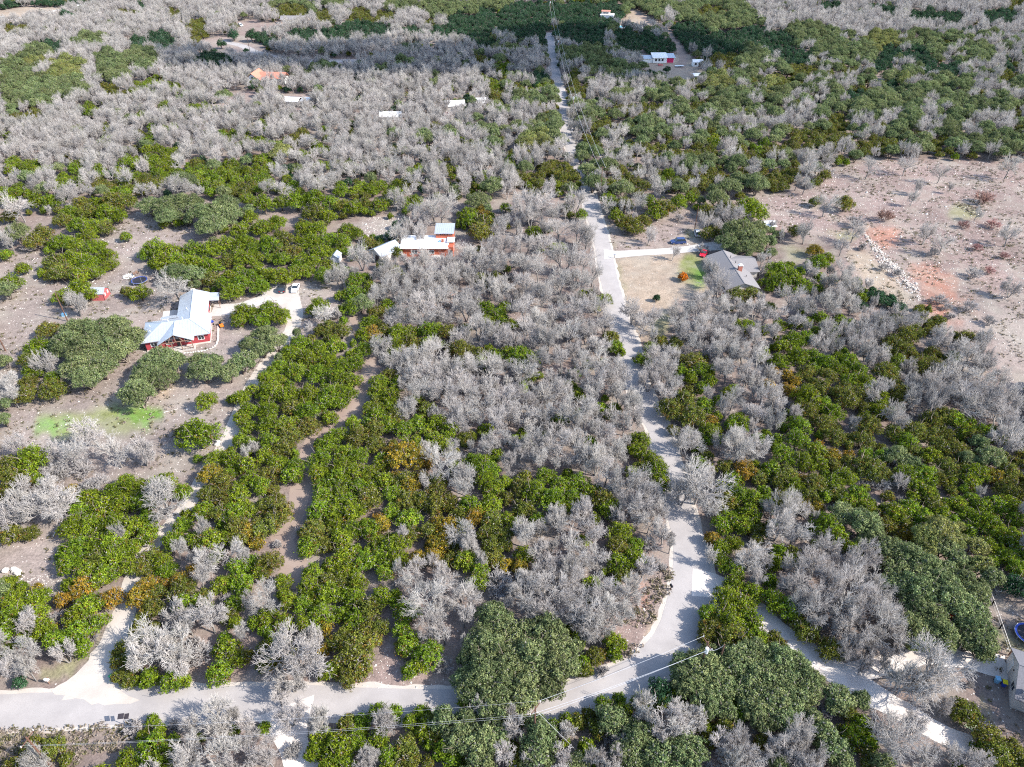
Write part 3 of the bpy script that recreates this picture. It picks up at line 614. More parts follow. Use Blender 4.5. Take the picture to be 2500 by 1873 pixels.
    lt = n.new("ShaderNodeMath"); lt.operation = 'LESS_THAN'
    m3 = n.new("ShaderNodeMath"); m3.operation = 'MULTIPLY'; m3.inputs[1].default_value = .55; l.new(at.outputs["Alpha"], m3.inputs[0])
    l.new(sp.outputs[0], lt.inputs[0]); l.new(m3.outputs[0], lt.inputs[1])
    m4 = n.new("ShaderNodeMath"); m4.operation = 'MULTIPLY'; l.new(st, m4.inputs[0]); l.new(lt.outputs[0], m4.inputs[1])
    mw = n.new("ShaderNodeMixRGB"); mw.inputs[2].default_value = (.56, .51, .47, 1)
    l.new(m4.outputs[0], mw.inputs[0]); l.new(mx.outputs[0], mw.inputs[1])
    l.new(mw.outputs[0], b.inputs["Base Color"])
    bp = n.new("ShaderNodeBump"); bp.inputs["Strength"].default_value = .5; bp.inputs["Distance"].default_value = .25
    l.new(g2.outputs["Fac"], bp.inputs["Height"]); l.new(bp.outputs["Normal"], b.inputs["Normal"])
    o = link("ground", mesh_of("ground", np.stack([x, y, np.zeros_like(x)], 1), f, m, col))
    tag(o, kind="structure")
ground()

# ------------------------------------------------------------------ roads and tracks (centre line in photo pixels, width in metres)
LANES = []   # (points Nx2, half width) for keeping trees off them
def lane(name, pts, width, z, m, ragged=.25, sub=1.2, keep=True):
    P = np.array([G(a, b)[:2] for a, b in pts]); W = np.array(width if isinstance(width, (list, tuple)) else [width] * len(pts), float)
    # Catmull-Rom through the points
    Q, WW = [], []
    E = np.vstack([2 * P[0] - P[1], P, 2 * P[-1] - P[-2]])
    for i in range(len(P) - 1):
        p0, p1, p2, p3 = E[i:i + 4]
        k = max(2, int(np.linalg.norm(p2 - p1) / sub))
        for t in np.arange(k) / k:
            Q.append(.5 * (2 * p1 + (p2 - p0) * t + (2 * p0 - 5 * p1 + 4 * p2 - p3) * t * t + (3 * p1 - p0 - 3 * p2 + p3) * t ** 3))
            WW.append(W[i] * (1 - t) + W[i + 1] * t)
    Q.append(P[-1]); WW.append(W[-1])
    Q, WW = np.array(Q), np.array(WW)
    D = np.gradient(Q, axis=0); D /= np.linalg.norm(D, axis=1)[:, None] + 1e-9
    N = np.stack([-D[:, 1], D[:, 0]], 1)
    s = np.arange(len(Q)) * sub
    nl = noise2(s / 2.0, s * 0 + z * 100, 11) + .6 * noise2(s / .7, s * 0, 12) - .8
    nr = noise2(s / 2.0, s * 0 + z * 100 + 9, 13) + .6 * noise2(s / .7, s * 0 + 5, 14) - .8
    L, Rr = Q + N * (WW / 2 + ragged * nl)[:, None], Q - N * (WW / 2 + ragged * nr)[:, None]
    cols = 5
    V = np.concatenate([L + (Rr - L) * t for t in np.linspace(0, 1, cols)])
    n = len(Q)
    v = np.column_stack([V, np.full(len(V), z)])
    f = np.array([(c * n + i, (c + 1) * n + i, (c + 1) * n + i + 1, c * n + i + 1) for c in range(cols - 1) for i in range(n - 1)])
    o = link(name, mesh_of(name, v, f, m)); tag(o, kind="structure")
    if keep: LANES.append((Q, WW / 2))
    return o
def patch(name, poly, z, m, ragged=.3, keep=True):
    P = [G(a, b)[:2] for a, b in poly]
    out = []
    for i in range(len(P)):
        p, q = P[i], P[(i + 1) % len(P)]
        k = max(1, int(np.linalg.norm(q - p) / 1.0))
        for t in np.arange(k) / k:
            r = p + (q - p) * t
            out.append((r[0] + ragged * (noise2(r[0] / 1.1, r[1] / 1.1, 21) - .5) * 2, r[1] + ragged * (noise2(r[0] / 1.1, r[1] / 1.1, 22) - .5) * 2, z))
    o = link(name, mesh_of(name, out, [tuple(range(len(out)))], m)); tag(o, kind="structure")
    return o
ROAD = [(-420, 1752), (-120, 1745), (0, 1738), (300, 1726), (625, 1713), (908, 1717), (1106, 1722), (1290, 1722), (1391, 1704), (1490, 1672), (1572, 1632), (1640, 1575), (1679, 1483), (1690, 1404),
        (1683, 1340), (1668, 1281), (1655, 1231), (1641, 1170), (1627, 1108), (1610, 1050), (1594, 1025), (1577, 993), (1558, 936), (1545, 880), (1531, 830), (1510, 773), (1495, 714), (1483, 665), (1474, 612),
        (1462, 566), (1447, 517), (1436, 470), (1420, 420), (1400, 372), (1384, 320), (1375, 261), (1364, 215), (1351, 165), (1345, 120), (1338, 80)]
RW = [5.4, 5.4, 5.4, 5.3, 5.0, 4.8, 4.8, 5.0, 5.0, 5.2, 5.4, 6.2, 7.0, 6.6, 5.6] + [5.0] * (len(ROAD) - 15)
lane("road_shoulder", ROAD, [a + 1.3 for a in RW], .012, M["gravel"], .55, keep=False)
lane("road", ROAD, RW, .028, M["asphalt"], .16)
lane("gravel_drive", T(A1, [(800, 1040), (860, 850), (960, 620), (1040, 420), (1085, 290), (1110, 180)]) + [(330, 1400), (372, 1330), (420, 1280), (462, 1228), (505, 1150), (552, 1080), (580, 1015), (612, 945), (645, 893),
     (682, 850), (706, 815), (719, 785), (716, 755), (700, 725), (690, 700)], [9, 6.2, 4.4, 4.0, 3.6, 3.2, 3, 3, 3, 3, 3, 3.2, 3, 3, 3.2, 3.2, 3.4, 3.8, 4.6, 6.5, 6], .036, M["gravel"], .35)
patch("gravel_mouth", T(A1, [(420, 1010), (500, 965), (700, 805), (830, 640), (880, 560), (1010, 620), (960, 760), (940, 880), (1010, 960), (1060, 1010), (1200, 1090), (900, 1130), (600, 1060)]), .042, M["gravel"], .4)
patch("parking_gravel", T(C2, [(20, 515), (110, 460), (200, 470), (222, 520), (225, 640), (190, 720), (140, 760), (150, 680), (165, 610), (120, 560), (20, 540)]), .040, M["gravel"], .5)
lane("house_driveway", T(C2, [(70, 520), (20, 540)]) + T(C1, [(1190, 575), (1120, 585), (1052, 590)]), [5, 4.5, 5, 6, 6.2], .046, M["concrete"], .1)
lane("white_drive", [(1690, 1420), (1760, 1436), (1830, 1480)] + T(A4, [(0, 420), (230, 590), (450, 740), (640, 870), (860, 1000), (1080, 1140), (1300, 1260), (1550, 1400), (1800, 1500), (2100, 1640), (2400, 1790)]),
     [6, 5, 4.2, 4.2, 4.2, 4.3, 4.4, 4.4, 3.8, 3.4, 3.2, 3.2, 3.2, 3.2], .038, M["white_gravel"], .4)
patch("caliche_turnaround", T(A4, [(560, 780), (860, 720), (1150, 660), (1420, 610), (1640, 600), (1640, 520), (1740, 560), (1830, 660), (2040, 690), (2060, 900), (1900, 860), (1690, 790), (1450, 770), (1200, 830), (900, 900), (700, 900)]), .046, M["white_gravel"], .5)
lane("side_entry", T(A2, [(250, 1130), (270, 1230), (300, 1330), (330, 1480), (400, 1657), (450, 1800)]), [9, 7, 5, 4.2, 4.2, 4.2], .040, M["white_gravel"], .45)
lane("lawn_driveway", T(C3, [(455, 310), (520, 311), (640, 303), (760, 296), (880, 284), (960, 275), (1040, 268), (1075, 275)]), [7, 4.6, 3.9, 3.9, 4.0, 5, 6.5, 6.5], .044, M["concrete"], .15)
TRACK = [(900, 895)] + T(B2, [(525, 10), (490, 100), (430, 170), (360, 225), (285, 275), (255, 360), (250, 450), (215, 540), (205, 620), (165, 700), (130, 790), (190, 880), (170, 960)]) + [(708, 1440)]
lane("dirt_track", [(868, 760), (880, 820)] + TRACK, [3.2, 3.2, 3.4, 3.4, 3.6, 3.6, 3.4, 3.2, 3, 3.2, 4, 3.6, 3.6, 4.2, 4.8, 4.2, 3], .008, M["dirt"], .8)
lane("far_drive", T(D1, [(-60, 112), (30, 100), (120, 85), (200, 72), (270, 55), (330, 48)]), 6, .03, M["white_gravel"], .6)
lane("far_lane", [(540, 100), (590, 112), (624, 127), (694, 143), (782, 148), (873, 148), (960, 150)], 5.5, .03, M["asphalt"], .4)
lane("far_track", T(D3, [(620, 60), (680, 110), (760, 165), (820, 230), (850, 290), (830, 340)]), 5, .02, M["dirt"], .8)
# limestone edging slabs, bright rubble
# ------------------------------------------------------------------ plant models
def unit(a): return a / (np.linalg.norm(a, axis=1)[:, None] + 1e-9)
def leaves(c, nrm, size, aspect, col, r):
    """One small four-sided spray per centre."""
    n = len(c)
    t = unit(np.cross(nrm, r.normal(size=(n, 3)))); b = np.cross(nrm, t)
    s = size[:, None]; a = s * aspect
    v = np.stack([c - t * s - b * a * .6, c + t * s * .2 - b * a, c + t * s + b * a * .5, c - t * s * .3 + b * a], 1).reshape(-1, 3)
    return v, np.arange(4 * n).reshape(n, 4), np.repeat(np.column_stack([col, np.ones(n)]), 4, axis=0)
def twigs(p0, p1, r0, r1, col):
    """Three-sided tapering sticks."""
    d = unit(p1 - p0); n = len(p0)
    a = unit(np.cross(d, np.where(np.abs(d[:, 2:]) > .8, [[1., 0, 0]], [[0., 0, 1.]]))); b = np.cross(d, a)
    V = []
    for p, q in ((p0, r0), (p1, r1)):
        for k in range(3):
            w_ = 2 * math.pi * k / 3
            V.append(p + (a * math.cos(w_) + b * math.sin(w_)) * q[:, None])
    v = np.stack(V, 1).reshape(-1, 3)
    i = np.arange(n)[:, None] * 6
    f = np.concatenate([np.concatenate([i + k, i + (k + 1) % 3, i + 3 + (k + 1) % 3, i + 3 + k], 1) for k in range(3)])
    return v, f, np.repeat(np.column_stack([col, np.ones(n)]), 6, axis=0)
def join(*parts):
    V, Fc, Cc, n = [], [], [], 0
    for v, f, c in parts:
        V.append(v); Fc.append(f + n); Cc.append(c); n += len(v)
    return np.concatenate(V), np.concatenate(Fc), np.concatenate(Cc)

PAL = {  # leaf colours: main, second, share of the second
    'j': ((.205, .270, .020), (.095, .150, .018), .42), 'm': ((.195, .205, .036), (.105, .130, .026), .5), 'r': ((.330, .200, .026), (.170, .165, .028), .42),
    'd': ((.050, .115, .052), (.034, .075, .040), .5), 'o': ((.235, .265, .115), (.120, .165, .070), .5), 'y': ((.290, .285, .085), (.170, .205, .075), .5),  # d also carries the shade of cloud-shaded evergreens in its colour
    'f': ((.62, .22, .015), (.36, .24, .02), .3), 'p': ((.36, .20, .165), (.30, .2, .17), .4)}
GREY = np.array((.43, .40, .375))
def crown(kind, R, hgt, r, oak=False):
    """Foliage of an evergreen: tufts over a lobed dome, each tuft a burst of sprays, gaps between, grey twigs showing."""
    c1, c2, sh = PAL[kind]
    lobes = max(5, int((6 if oak else 5) + R * (4.2 if oak else 2.4)))
    L = []
    for i in range(lobes):
        a = 2 * math.pi * (i * .618 + r.uniform(0, .12)); q = math.sqrt((i + .5) / lobes)
        d = q * R * (.80 if oak else .68)
        top = hgt * ((1.0 - .34 * q * q) if oak else (1.0 - .40 * q)) * r.uniform(.78, 1.0)
        L.append((d * math.cos(a), d * math.sin(a), top, (R * r.uniform(.20, .33) + .12) if oak else R * r.uniform(.26, .40)))
    V = []
    tc, tn, tk, ts = [], [], [], []
    low = hgt * (.30 if oak else .10)
    per = int(26 + 10 * R) if oak else int(24 + 12 * R)
    for x, y, top, lr in L:
        hh = (top - low) * .5
        d = unit(r.normal(size=(per, 3))); d[:, 2] = np.abs(d[:, 2]) * 1.15 - .42; d = unit(d)
        rad = r.uniform(.74, 1.06, per)[:, None]
        cz = top - hh * (.62 if oak else .85)
        vz = hh * (.62 if oak else .85)
        pc = np.column_stack([x + d[:, 0] * lr * rad[:, 0], y + d[:, 1] * lr * rad[:, 0], cz + d[:, 2] * vz * rad[:, 0]])
        tc.append(pc); tn.append(d)
        tk.append(np.full(per, r.uniform(.8, 1.2)))
    tc, tn, tk = np.concatenate(tc), np.concatenate(tn), np.concatenate(tk)
    # ragged outline: nudge tufts, drop some so that gaps open
    keep = r.random(len(tc)) > (.20 if oak else .24)
    tc, tn, tk = tc[keep] + r.normal(size=(keep.sum(), 3)) * .10, tn[keep], tk[keep]
    m = 13 if oak else 12
    n = len(tc)
    tr = r.uniform(.26, .44, n) * (1.05 if oak else 1.0)
    off = unit(r.normal(size=(n * m, 3))) * (r.random(n * m) ** .45)[:, None]
    c = np.repeat(tc, m, 0) + off * np.repeat(tr, m)[:, None]
    nr = unit(unit(r.normal(size=(n * m, 3))) * .85 + np.repeat(tn, m, 0) * .75 + off * .5)
    tuft = (r.random(n) < sh)
    mixw = np.clip(np.repeat(tuft.astype(float), m) * .7 + r.random(n * m) * .45, 0, 1)[:, None]
    col = (np.array(c1) * (1 - mixw) + np.array(c2) * mixw) * (np.repeat(tk * r.uniform(.78, 1.22, n), m) * r.uniform(.75, 1.25, n * m))[:, None]
    if kind in 'jm' :                                          # a few rust-coloured pollen tips
        k = np.repeat(r.random(n) < (.03 if kind == 'j' else .10), m); col[k] = np.array((.20, .135, .03)) * r.uniform(.7, 1.2, (k.sum(), 1))
    g = r.random(n * m) < (.05 if oak else .08)
    col[g] = GREY * r.uniform(.35, .75, (g.sum(), 1))
    size = r.uniform(.075, .145, n * m) * (1.05 if oak else 1.0)
    c[:, 2] = np.maximum(c[:, 2], .12)
    return leaves(c, nr, size, .62, col, r)
def woody(levels, first, R, hgt, r, trunk_r, stems=1, col=GREY, thick=1.0):
    """Branching skeleton that fans outward -> (trunk and main limbs, twigs)."""
    P0, P1, R0, R1, LV = [], [], [], [], []
    SEG = (3, 4, 4, 3, 2, 1, 1)
    def grow(p, d, length, rad, lv):
        n = SEG[lv]
        for s in range(n):
            d = d + r.normal(size=3) * (.12 + .035 * lv)
            o = np.array((p[0], p[1], 0.)); o /= np.linalg.norm(o) + .3
            d = d + o * .10 + np.array((0, 0, .09 if lv < 3 else .02)); d /= np.linalg.norm(d)
            q = p + d * length / n
            r1 = rad * (.90 if lv else .94)
            P0.append(p); P1.append(q); R0.append(rad); R1.append(r1); LV.append(lv)
            p, rad = q, r1
            if lv >= levels - 1: continue
            end = s == n - 1
            if lv == 0: kids = first if end else (1 if s == n - 2 else 0)
            else: kids = (2 if end else (1 if s or r.random() < .45 else 0)) + (1 if r.random() < .16 else 0)
            for k in range(kids):
                a = r.uniform(0, 2 * math.pi) if lv else 2 * math.pi * (k + r.uniform(-.3, .3)) / max(kids, 1) + s
                o_ = np.array((math.cos(a), math.sin(a), .1)); o_ -= d * o_.dot(d); o_ /= np.linalg.norm(o_) + 1e-9
                sp = r.uniform(.35, .85) if lv else r.uniform(.55, 1.15)
                nd = d * math.cos(sp) + o_ * math.sin(sp)
                grow(p.copy(), nd / np.linalg.norm(nd), length * r.uniform(.52, .80) * (1.25 if lv == 0 else 1.0), rad * r.uniform(.50, .68), lv + 1)
    for s in range(stems):
        a = 2 * math.pi * s / stems + r.uniform(0, 1)
        lean = .0 if stems == 1 else .45
        d = np.array((math.cos(a) * lean, math.sin(a) * lean, 1.)) + r.normal(size=3) * .08
        grow(np.array((math.cos(a) * .15 * (stems > 1), math.sin(a) * .15 * (stems > 1), -.1)), d / np.linalg.norm(d), hgt * .30, trunk_r, 0)
    P0, P1, R0, R1, LV = map(np.array, (P0, P1, R0, R1, LV))
    ext = np.percentile(np.hypot(P1[:, 0], P1[:, 1]), 93); zt = np.percentile(P1[:, 2], 98)
    s = np.array((R / ext, R / ext, hgt / zt))
    P0, P1 = P0 * s, P1 * s
    fl = np.array((.08, .065, .050, .035, .024, .017, .015))[LV] * thick
    R0, R1 = np.maximum(R0, fl * 1.1), np.maximum(R1, fl)
    c = col * r.uniform(.80, 1.16, (len(P0), 1))
    c[LV == 0] *= .55; c[LV == 1] *= .72; c[LV == 2] *= .9  # limbs darkened, twigs kept pale: sun on the outer twigs put into colour
    lo = LV <= 1
    return twigs(P0[lo], P1[lo], R0[lo], R1[lo], c[lo]), twigs(P0[~lo], P1[~lo], R0[~lo], R1[~lo], c[~lo])
def stump(hgt, r, rad, stems, spread, col):
    P0, P1, R0, R1 = [], [], [], []
    for s in range(stems):
        a = 2 * math.pi * s / stems + r.uniform(0, 1)
        p = np.array((math.cos(a) * .12, math.sin(a) * .12, -.1)); d = np.array((math.cos(a) * .35, math.sin(a) * .35, 1.))
        k = rad
        for _ in range(4):
            d = d + r.normal(size=3) * .18; d /= np.linalg.norm(d)
            q = p + d * hgt * .2; P0.append(p); P1.append(q); R0.append(k); R1.append(k * .78); k *= .78; p = q
            e = d + r.normal(size=3) * .7; e /= np.linalg.norm(e)
            P0.append(p); P1.append(p + e * spread * .5); R0.append(k * .6); R1.append(k * .25)
    P0, P1, R0, R1 = map(np.array, (P0, P1, R0, R1))
    return twigs(P0, P1, R0, R1, np.array(col) * r.uniform(.8, 1.2, (len(P0), 1)))

MODELS = {}     # (kind, size class) -> list of (trunk mesh, crown mesh, R, height)
CLASS = {'evergreen': (1.3, 2.1, 3.1), 'oak': (1.8, 2.9, 4.3), 'bare': (1.5, 2.5, 3.8), 'shrub': (1.0, 1.8)}
FAM = {'j': 'evergreen', 'm': 'evergreen', 'r': 'evergreen', 'd': 'evergreen', 'f': 'evergreen', 'o': 'oak', 'y': 'oak', 'b': 'bare', 'w': 'bare', 's': 'shrub', 'p': 'shrub'}
def height_for(k, R):
    fam = FAM[k]
    return {'evergreen': 1.55 * R + .9, 'oak': 1.05 * R + 2.7, 'bare': 1.35 * R + 2.4, 'shrub': 1.05 * R + .3}[fam]
CENTRE = {'evergreen': .56, 'oak': .62, 'bare': .64, 'shrub': .55}
def make_models():
    for k in FAM:
        fam = FAM[k]
        for ci, R in enumerate(CLASS[fam]):
            nv = {'evergreen': 3 if k in 'jm' else 2, 'oak': 3 if k == 'o' else 2, 'bare': 4 if k == 'b' else 3, 'shrub': 3}[fam]
            out = []
            for v in range(nv):
                r = np.random.default_rng(hash((ord(k), ci, v)) % 100000)
                hgt = height_for(k, R)
                if fam in ('evergreen', 'oak'):
                    tr = stump(hgt, r, .07 + .05 * R, 2 if fam == 'evergreen' else 3, R * .8, (.20, .165, .14))
                    cr = crown(k, R, hgt, r, fam == 'oak')
                elif fam == 'bare':
                    c = GREY * (1.0 if k == 'b' else 1.1)
                    tr, cr = woody(6, 5, R, hgt, r, .06 + .045 * R, 1 if (v % 2 == 0) else 2, c, (.68 if k == 'b' else .9) * (.75 + .1 * R))
                else:
                    c = np.array((.36, .335, .32)) if k == 's' else np.array((.40, .245, .21))
                    tr, cr = woody(4, 4, R, hgt, r, .035, 6, c, .62)
                tm = mesh_of("trunk", *tr[:2], BARK, tr[2]); cm = mesh_of("crown", *cr[:2], LEAF if fam in ('evergreen', 'oak') else BARK, cr[2])
                both = join(tr, cr)
                wm = mesh_of("tree", *both[:2], LEAF if fam in ('evergreen', 'oak') else BARK, both[2])
                out.append((tm, cm, wm, R, hgt))
            MODELS[k, ci] = out
make_models()

# ------------------------------------------------------------------ where they stand
KEEP_OFF = []   # (x, y, radius) of houses, cars ... filled fill-in plants stay clear of
def lane_gap(x, y):
    """Distance from the edge of the closest road or track (arrays)."""
    g = np.full(x.shape, 1e9)
    for Q, hw in LANES:
        for i in range(0, len(Q), 3):
            g = np.minimum(g, np.hypot(x - Q[i, 0], y - Q[i, 1]) - hw[i])
    return g
TREES = []      # kind, x, y, R, photo px of the crown, px radius, surveyed?
def survey():
    for x0, y0, s, text in TILES:
        for tok in text.split():
            pass
        t = text.split()
        i = 0
        while i < len(t):
            k, a = t[i][0], float(t[i][1:]); b, rp = float(t[i + 1]), float(t[i + 2]); i += 3
            sx, sy, rp = x0 + a * s, y0 + b * s, rp * s
            hc = 2.0
            for _ in range(3):
                d = (H - hc) / (SP + (sy - 936.5) / F * CP)
                R = min(6.5, max(.5, rp * d / F * (1.13 if k in 'jmrdoy' else 1.06)))
                hc = height_for(k, R) * CENTRE[FAM[k]]
            p = G(sx, sy, hc)
            TREES.append([k, p[0], p[1], R, sx, sy, rp, True])
survey()
def fill():
    """Plants between the surveyed ones: undergrowth in the near wood, the far woodland patch by patch."""
    X = np.array([t[1] for t in TREES]); Y = np.array([t[2] for t in TREES]); RR = np.array([t[3] for t in TREES])
    kinds = [t[0] for t in TREES]
    cell, grid = 6.0, {}
    def put(x, y, R): grid.setdefault((int(x // cell), int(y // cell)), []).append((x, y, R))
    for x, y, R in zip(X, Y, RR): put(x, y, R)
    def free(x, y, R, f):
        a, b = int(x // cell), int(y // cell)
        for i in range(a - 1, a + 2):
            for j in range(b - 1, b + 2):
                for (p, q, s) in grid.get((i, j), ()):
                    if (p - x) ** 2 + (q - y) ** 2 < (f * (R + s)) ** 2: return False
        return True
    r = np.random.default_rng(21)
    n = 120000
    yy = 30 + 720 * r.random(n) ** .72
    xx = (r.random(n) * 2 - 1) * (yy * .93 + 60) * .84
    gap = lane_gap(xx, yy)
    sx, sy = PX(xx, yy, 3.2)
    gx, gy = PX(xx, yy, 0)
    clear = np.zeros(n, bool)
    for poly in [YARD, LAWN_FRONT, LAWN_BACK, FIELD, VERGE, BAREFOOT, SOUTH_VERGE, RIGHT_YARD] + CLEAR_FAR: clear |= inside(gx, gy, poly)
    for x, y, q in KEEP_OFF: clear |= np.hypot(xx - x, yy - y) < q
    kind = np.array(['b'] * n)
    mixq = r.random(n); gz = (sx > 1640) & (sy > 80)
    kind[gz & (mixq < .42)] = 'o'; kind[gz & (mixq >= .42) & (mixq < .58)] = 'm'
    gz = (sx > 1200) & (sx <= 1640); kind[gz & (mixq < .30)] = 'o'; kind[gz & (mixq >= .3) & (mixq < .42)] = 'm'
    for x0, y0, text in BLOBS:
        t = text.split(); i = 0
        while i < len(t):
            k, a = t[i][0], float(t[i][1:]); b, rx, ry = map(float, t[i + 1:i + 4]); i += 4
            m = ((sx - x0 - a * .4925) / (rx * .4925)) ** 2 + ((sy - y0 - b * .4925) / (ry * .4925)) ** 2 < 1 + .35 * (noise2(xx / 6, yy / 6, 31) - .5)
            kind[m] = k
    rnd = r.random(n)
    for i in range(n):
        x, y = xx[i], yy[i]
        if clear[i] or y < 33: continue
        inframe = -30 < sx[i] < 2530 and sy[i] > 0
        if sy[i] < 468 or not inframe:
            k = kind[i]
            if not inframe or sy[i] < 0:
                q = noise2(np.array([x / 30]), np.array([y / 30]), 41)[0] + .25 * (rnd[i] - .5)
                k = 'b' if q > .55 else ('o' if rnd[i] < .25 else ('m' if rnd[i] < .5 else 'j'))
            elif rnd[i] < .20 and k == 'b': k = 'omjmd'[int(rnd[i] * 1e5) % 5]
            R = {'evergreen': 1.5 + 1.7 * rnd[i], 'oak': 2.4 + 2.2 * rnd[i], 'bare': 2.0 + 1.7 * rnd[i], 'shrub': 1.0}[FAM[k]]
            if gap[i] < R * .55 or not free(x, y, R, .60): continue
        else:
            d2 = (X - x) ** 2 + (Y - y) ** 2
            near = np.argsort(d2)[:4]
            if d2[near[3]] > 8.2 ** 2: continue
            k = kinds[near[int(rnd[i] * 2.99)]]
            if k in 'fp': k = 's'
            R = .9 + 1.2 * ((rnd[i] * 7.3) % 1.0)
            if k in 'bw' and rnd[i] < .35: k = 's'; R *= .8
            if gap[i] < R * .8 + .2 or not free(x, y, R, .60): continue
        put(x, y, R)
        TREES.append([k, x, y, R, sx[i], sy[i], R * F / (y * CP + (H - 3) * SP), False])
# ------------------------------------------------------------------ houses and things
def at(sx, sy): 
    p = G(sx, sy); return (float(p[0]), float(p[1]), 0.0)
def off(p, R): KEEP_OFF.append((p[0], p[1], R))
def plane(mb_, pts, t=.14, rib=.0, ridge=None):
    """A roof plane with thickness and standing seams that run down the slope."""
    mb_.slab(pts, t)
    if not rib: return
    P = [Vector(p) for p in pts]
    nrm = (P[1] - P[0]).cross(P[2] - P[0]).normalized()
    if nrm.z < 0: nrm = -nrm
    down = Vector((nrm.x, nrm.y, 0)).normalized(); along = Vector((-down.y, down.x, 0))
    us = [p.dot(along) for p in P]
    u = min(us) + rib / 2
    while u < max(us):
        hit = []
        for a, b in zip(P, P[1:] + P[:1]):
            ua, ub = a.dot(along) - u, b.dot(along) - u
            if ua * ub < 0: hit.append(a + (b - a) * (ua / (ua - ub)))
        if len(hit) >= 2: mb_.tube(hit[0] + nrm * .012, hit[1] + nrm * .012, .026, n=4)
        u += rib
def window(parent, p, ax, w_, h_, name="window", frame="white", recess=.02):
    """Window on a wall: p centre, ax horizontal unit direction along the wall, outward normal = ax rotated -90 degrees."""
    ax = Vector((ax[0], ax[1], 0)).normalized(); nr = Vector((ax.y, -ax.x, 0)); c = Vector(p)
    def brick(m_, a0, a1, z0, z1, n0, n1):
        pts = [c + ax * a + Vector((0, 0, z)) + nr * q for z in (z0, z1) for a, q in ((a0, n0), (a1, n0), (a1, n1), (a0, n1))]
        m_.prism(pts[:4], pts[4:])
    g = MB(); brick(g, -w_ / 2, w_ / 2, -h_ / 2, h_ / 2, .004, .03)
    o = g.build(name, M["glass"], parent)
    f = MB()
    for a0, a1, z0, z1 in ((-w_ / 2 - .09, -w_ / 2, -h_ / 2 - .09, h_ / 2 + .09), (w_ / 2, w_ / 2 + .09, -h_ / 2 - .09, h_ / 2 + .09), (-w_ / 2, w_ / 2, h_ / 2, h_ / 2 + .09), (-w_ / 2, w_ / 2, -h_ / 2 - .09, -h_ / 2), (-.03, .03, -h_ / 2, h_ / 2)):
        brick(f, a0, a1, z0, z1, .004, .06)
    f.build("frame", M[frame], o)
    return o
def door(parent, p, ax, w_, h_, m):
    ax = Vector((ax[0], ax[1], 0)).normalized(); nr = Vector((ax.y, -ax.x, 0)); c = Vector(p)
    pts = [c + ax * a + Vector((0, 0, z)) + nr * q for z in (0, h_) for a, q in ((-w_ / 2, .004), (w_ / 2, .004), (w_ / 2, .06), (-w_ / 2, .06))]
    o = MB().prism(pts[:4], pts[4:]).build("door", M[m], parent)
    k = c + ax * (w_ * .38) + nr * .09 + Vector((0, 0, h_ * .48))
    MB().ball(k, .05, .05, .05).build("handle", M["steel"], o)
    return o
def gable_roof(parent, x0, x1, y0, y1, ze, zr, m, over=.35, rib=0, axis='y'):
    """Roof with its ridge along axis over a rectangle; returns the object."""
    q = MB()
    if axis == 'y':
        xm = (x0 + x1) / 2; s = (zr - ze) / (x1 - xm); a0, a1, b0, b1 = x0 - over, x1 + over, y0 - over, y1 + over; e = ze - s * over
        plane(q, [(a0, b0, e), (xm, b0, zr), (xm, b1, zr), (a0, b1, e)], rib=rib); plane(q, [(xm, b0, zr), (a1, b0, e), (a1, b1, e), (xm, b1, zr)], rib=rib)
        q.box((xm - .12, b0, zr - .03), (xm + .12, b1, zr + .035))
    else:
        ym = (y0 + y1) / 2; s = (zr - ze) / (y1 - ym); a0, a1, b0, b1 = x0 - over, x1 + over, y0 - over, y1 + over; e = ze - s * over
        plane(q, [(a0, b0, e), (a1, b0, e), (a1, ym, zr), (a0, ym, zr)], rib=rib); plane(q, [(a0, ym, zr), (a1, ym, zr), (a1, b1, e), (a0, b1, e)], rib=rib)
        q.box((a0, ym - .12, zr - .03), (a1, ym + .12, zr + .035))
    return q.build("roof", M[m], parent)
def gable_walls(parent, x0, x1, y0, y1, ze, zr, m, axis='y', z0=0, name="wall"):
    q = MB()
    if axis == 'y':
        xm = (x0 + x1) / 2
        ring = lambda y: [(x0, y, z0), (x1, y, z0), (x1, y, ze), (xm, y, zr), (x0, y, ze)]
        q.loft([ring(y0), ring(y1)])
    else:
        ym = (y0 + y1) / 2
        ring = lambda x: [(x, y0, z0), (x, y1, z0), (x, y1, ze), (x, ym, zr), (x, y0, ze)]
        q.loft([ring(x0), ring(x1)])
    return q.build(name, M[m], parent)

# --- the red house with the metal roof
YAW = math.radians(16.5)
O = (-89.7, 142.3, 0)
hs = thing("farmhouse", "red-walled house with a long silvery standing-seam metal roof and a timber gabled porch", "house", O, YAW)
for dx, dy, q in ((4, 5, 8), (12, 5, 8), (11, 15, 8), (8, -1, 6)): off((O[0] + dx * math.cos(YAW) - dy * math.sin(YAW), O[1] + dx * math.sin(YAW) + dy * math.cos(YAW)), q)
q = MB()
q.box((.6, .7, .35), (15.2, 9.2, 2.92)); q.box((7.95, 9.2, .35), (14.5, 20.6, 2.92))
q.loft([[(7.96, 20.6, 2.92), (14.49, 20.6, 2.92), (11.22, 20.6, 4.25)], [(7.96, 11, 2.92), (14.49, 11, 2.92), (11.22, 11, 4.25)]])
q.build("wall", M["red"], hs)
q = MB(); q.box((.5, .6, 0), (15.3, 9.3, .36)); q.box((7.85, 9.3, 0), (14.6, 20.7, .36)); q.build("foundation", M["stone"], hs)
q = MB()
e, rz_, x1, x2, y1 = 3.0, 5.0, 4.85, 11.2, 4.9
plane(q, [(0, 0, e), (15.85, 0, e), (x2, y1, rz_), (x1, y1, rz_)], rib=.62)
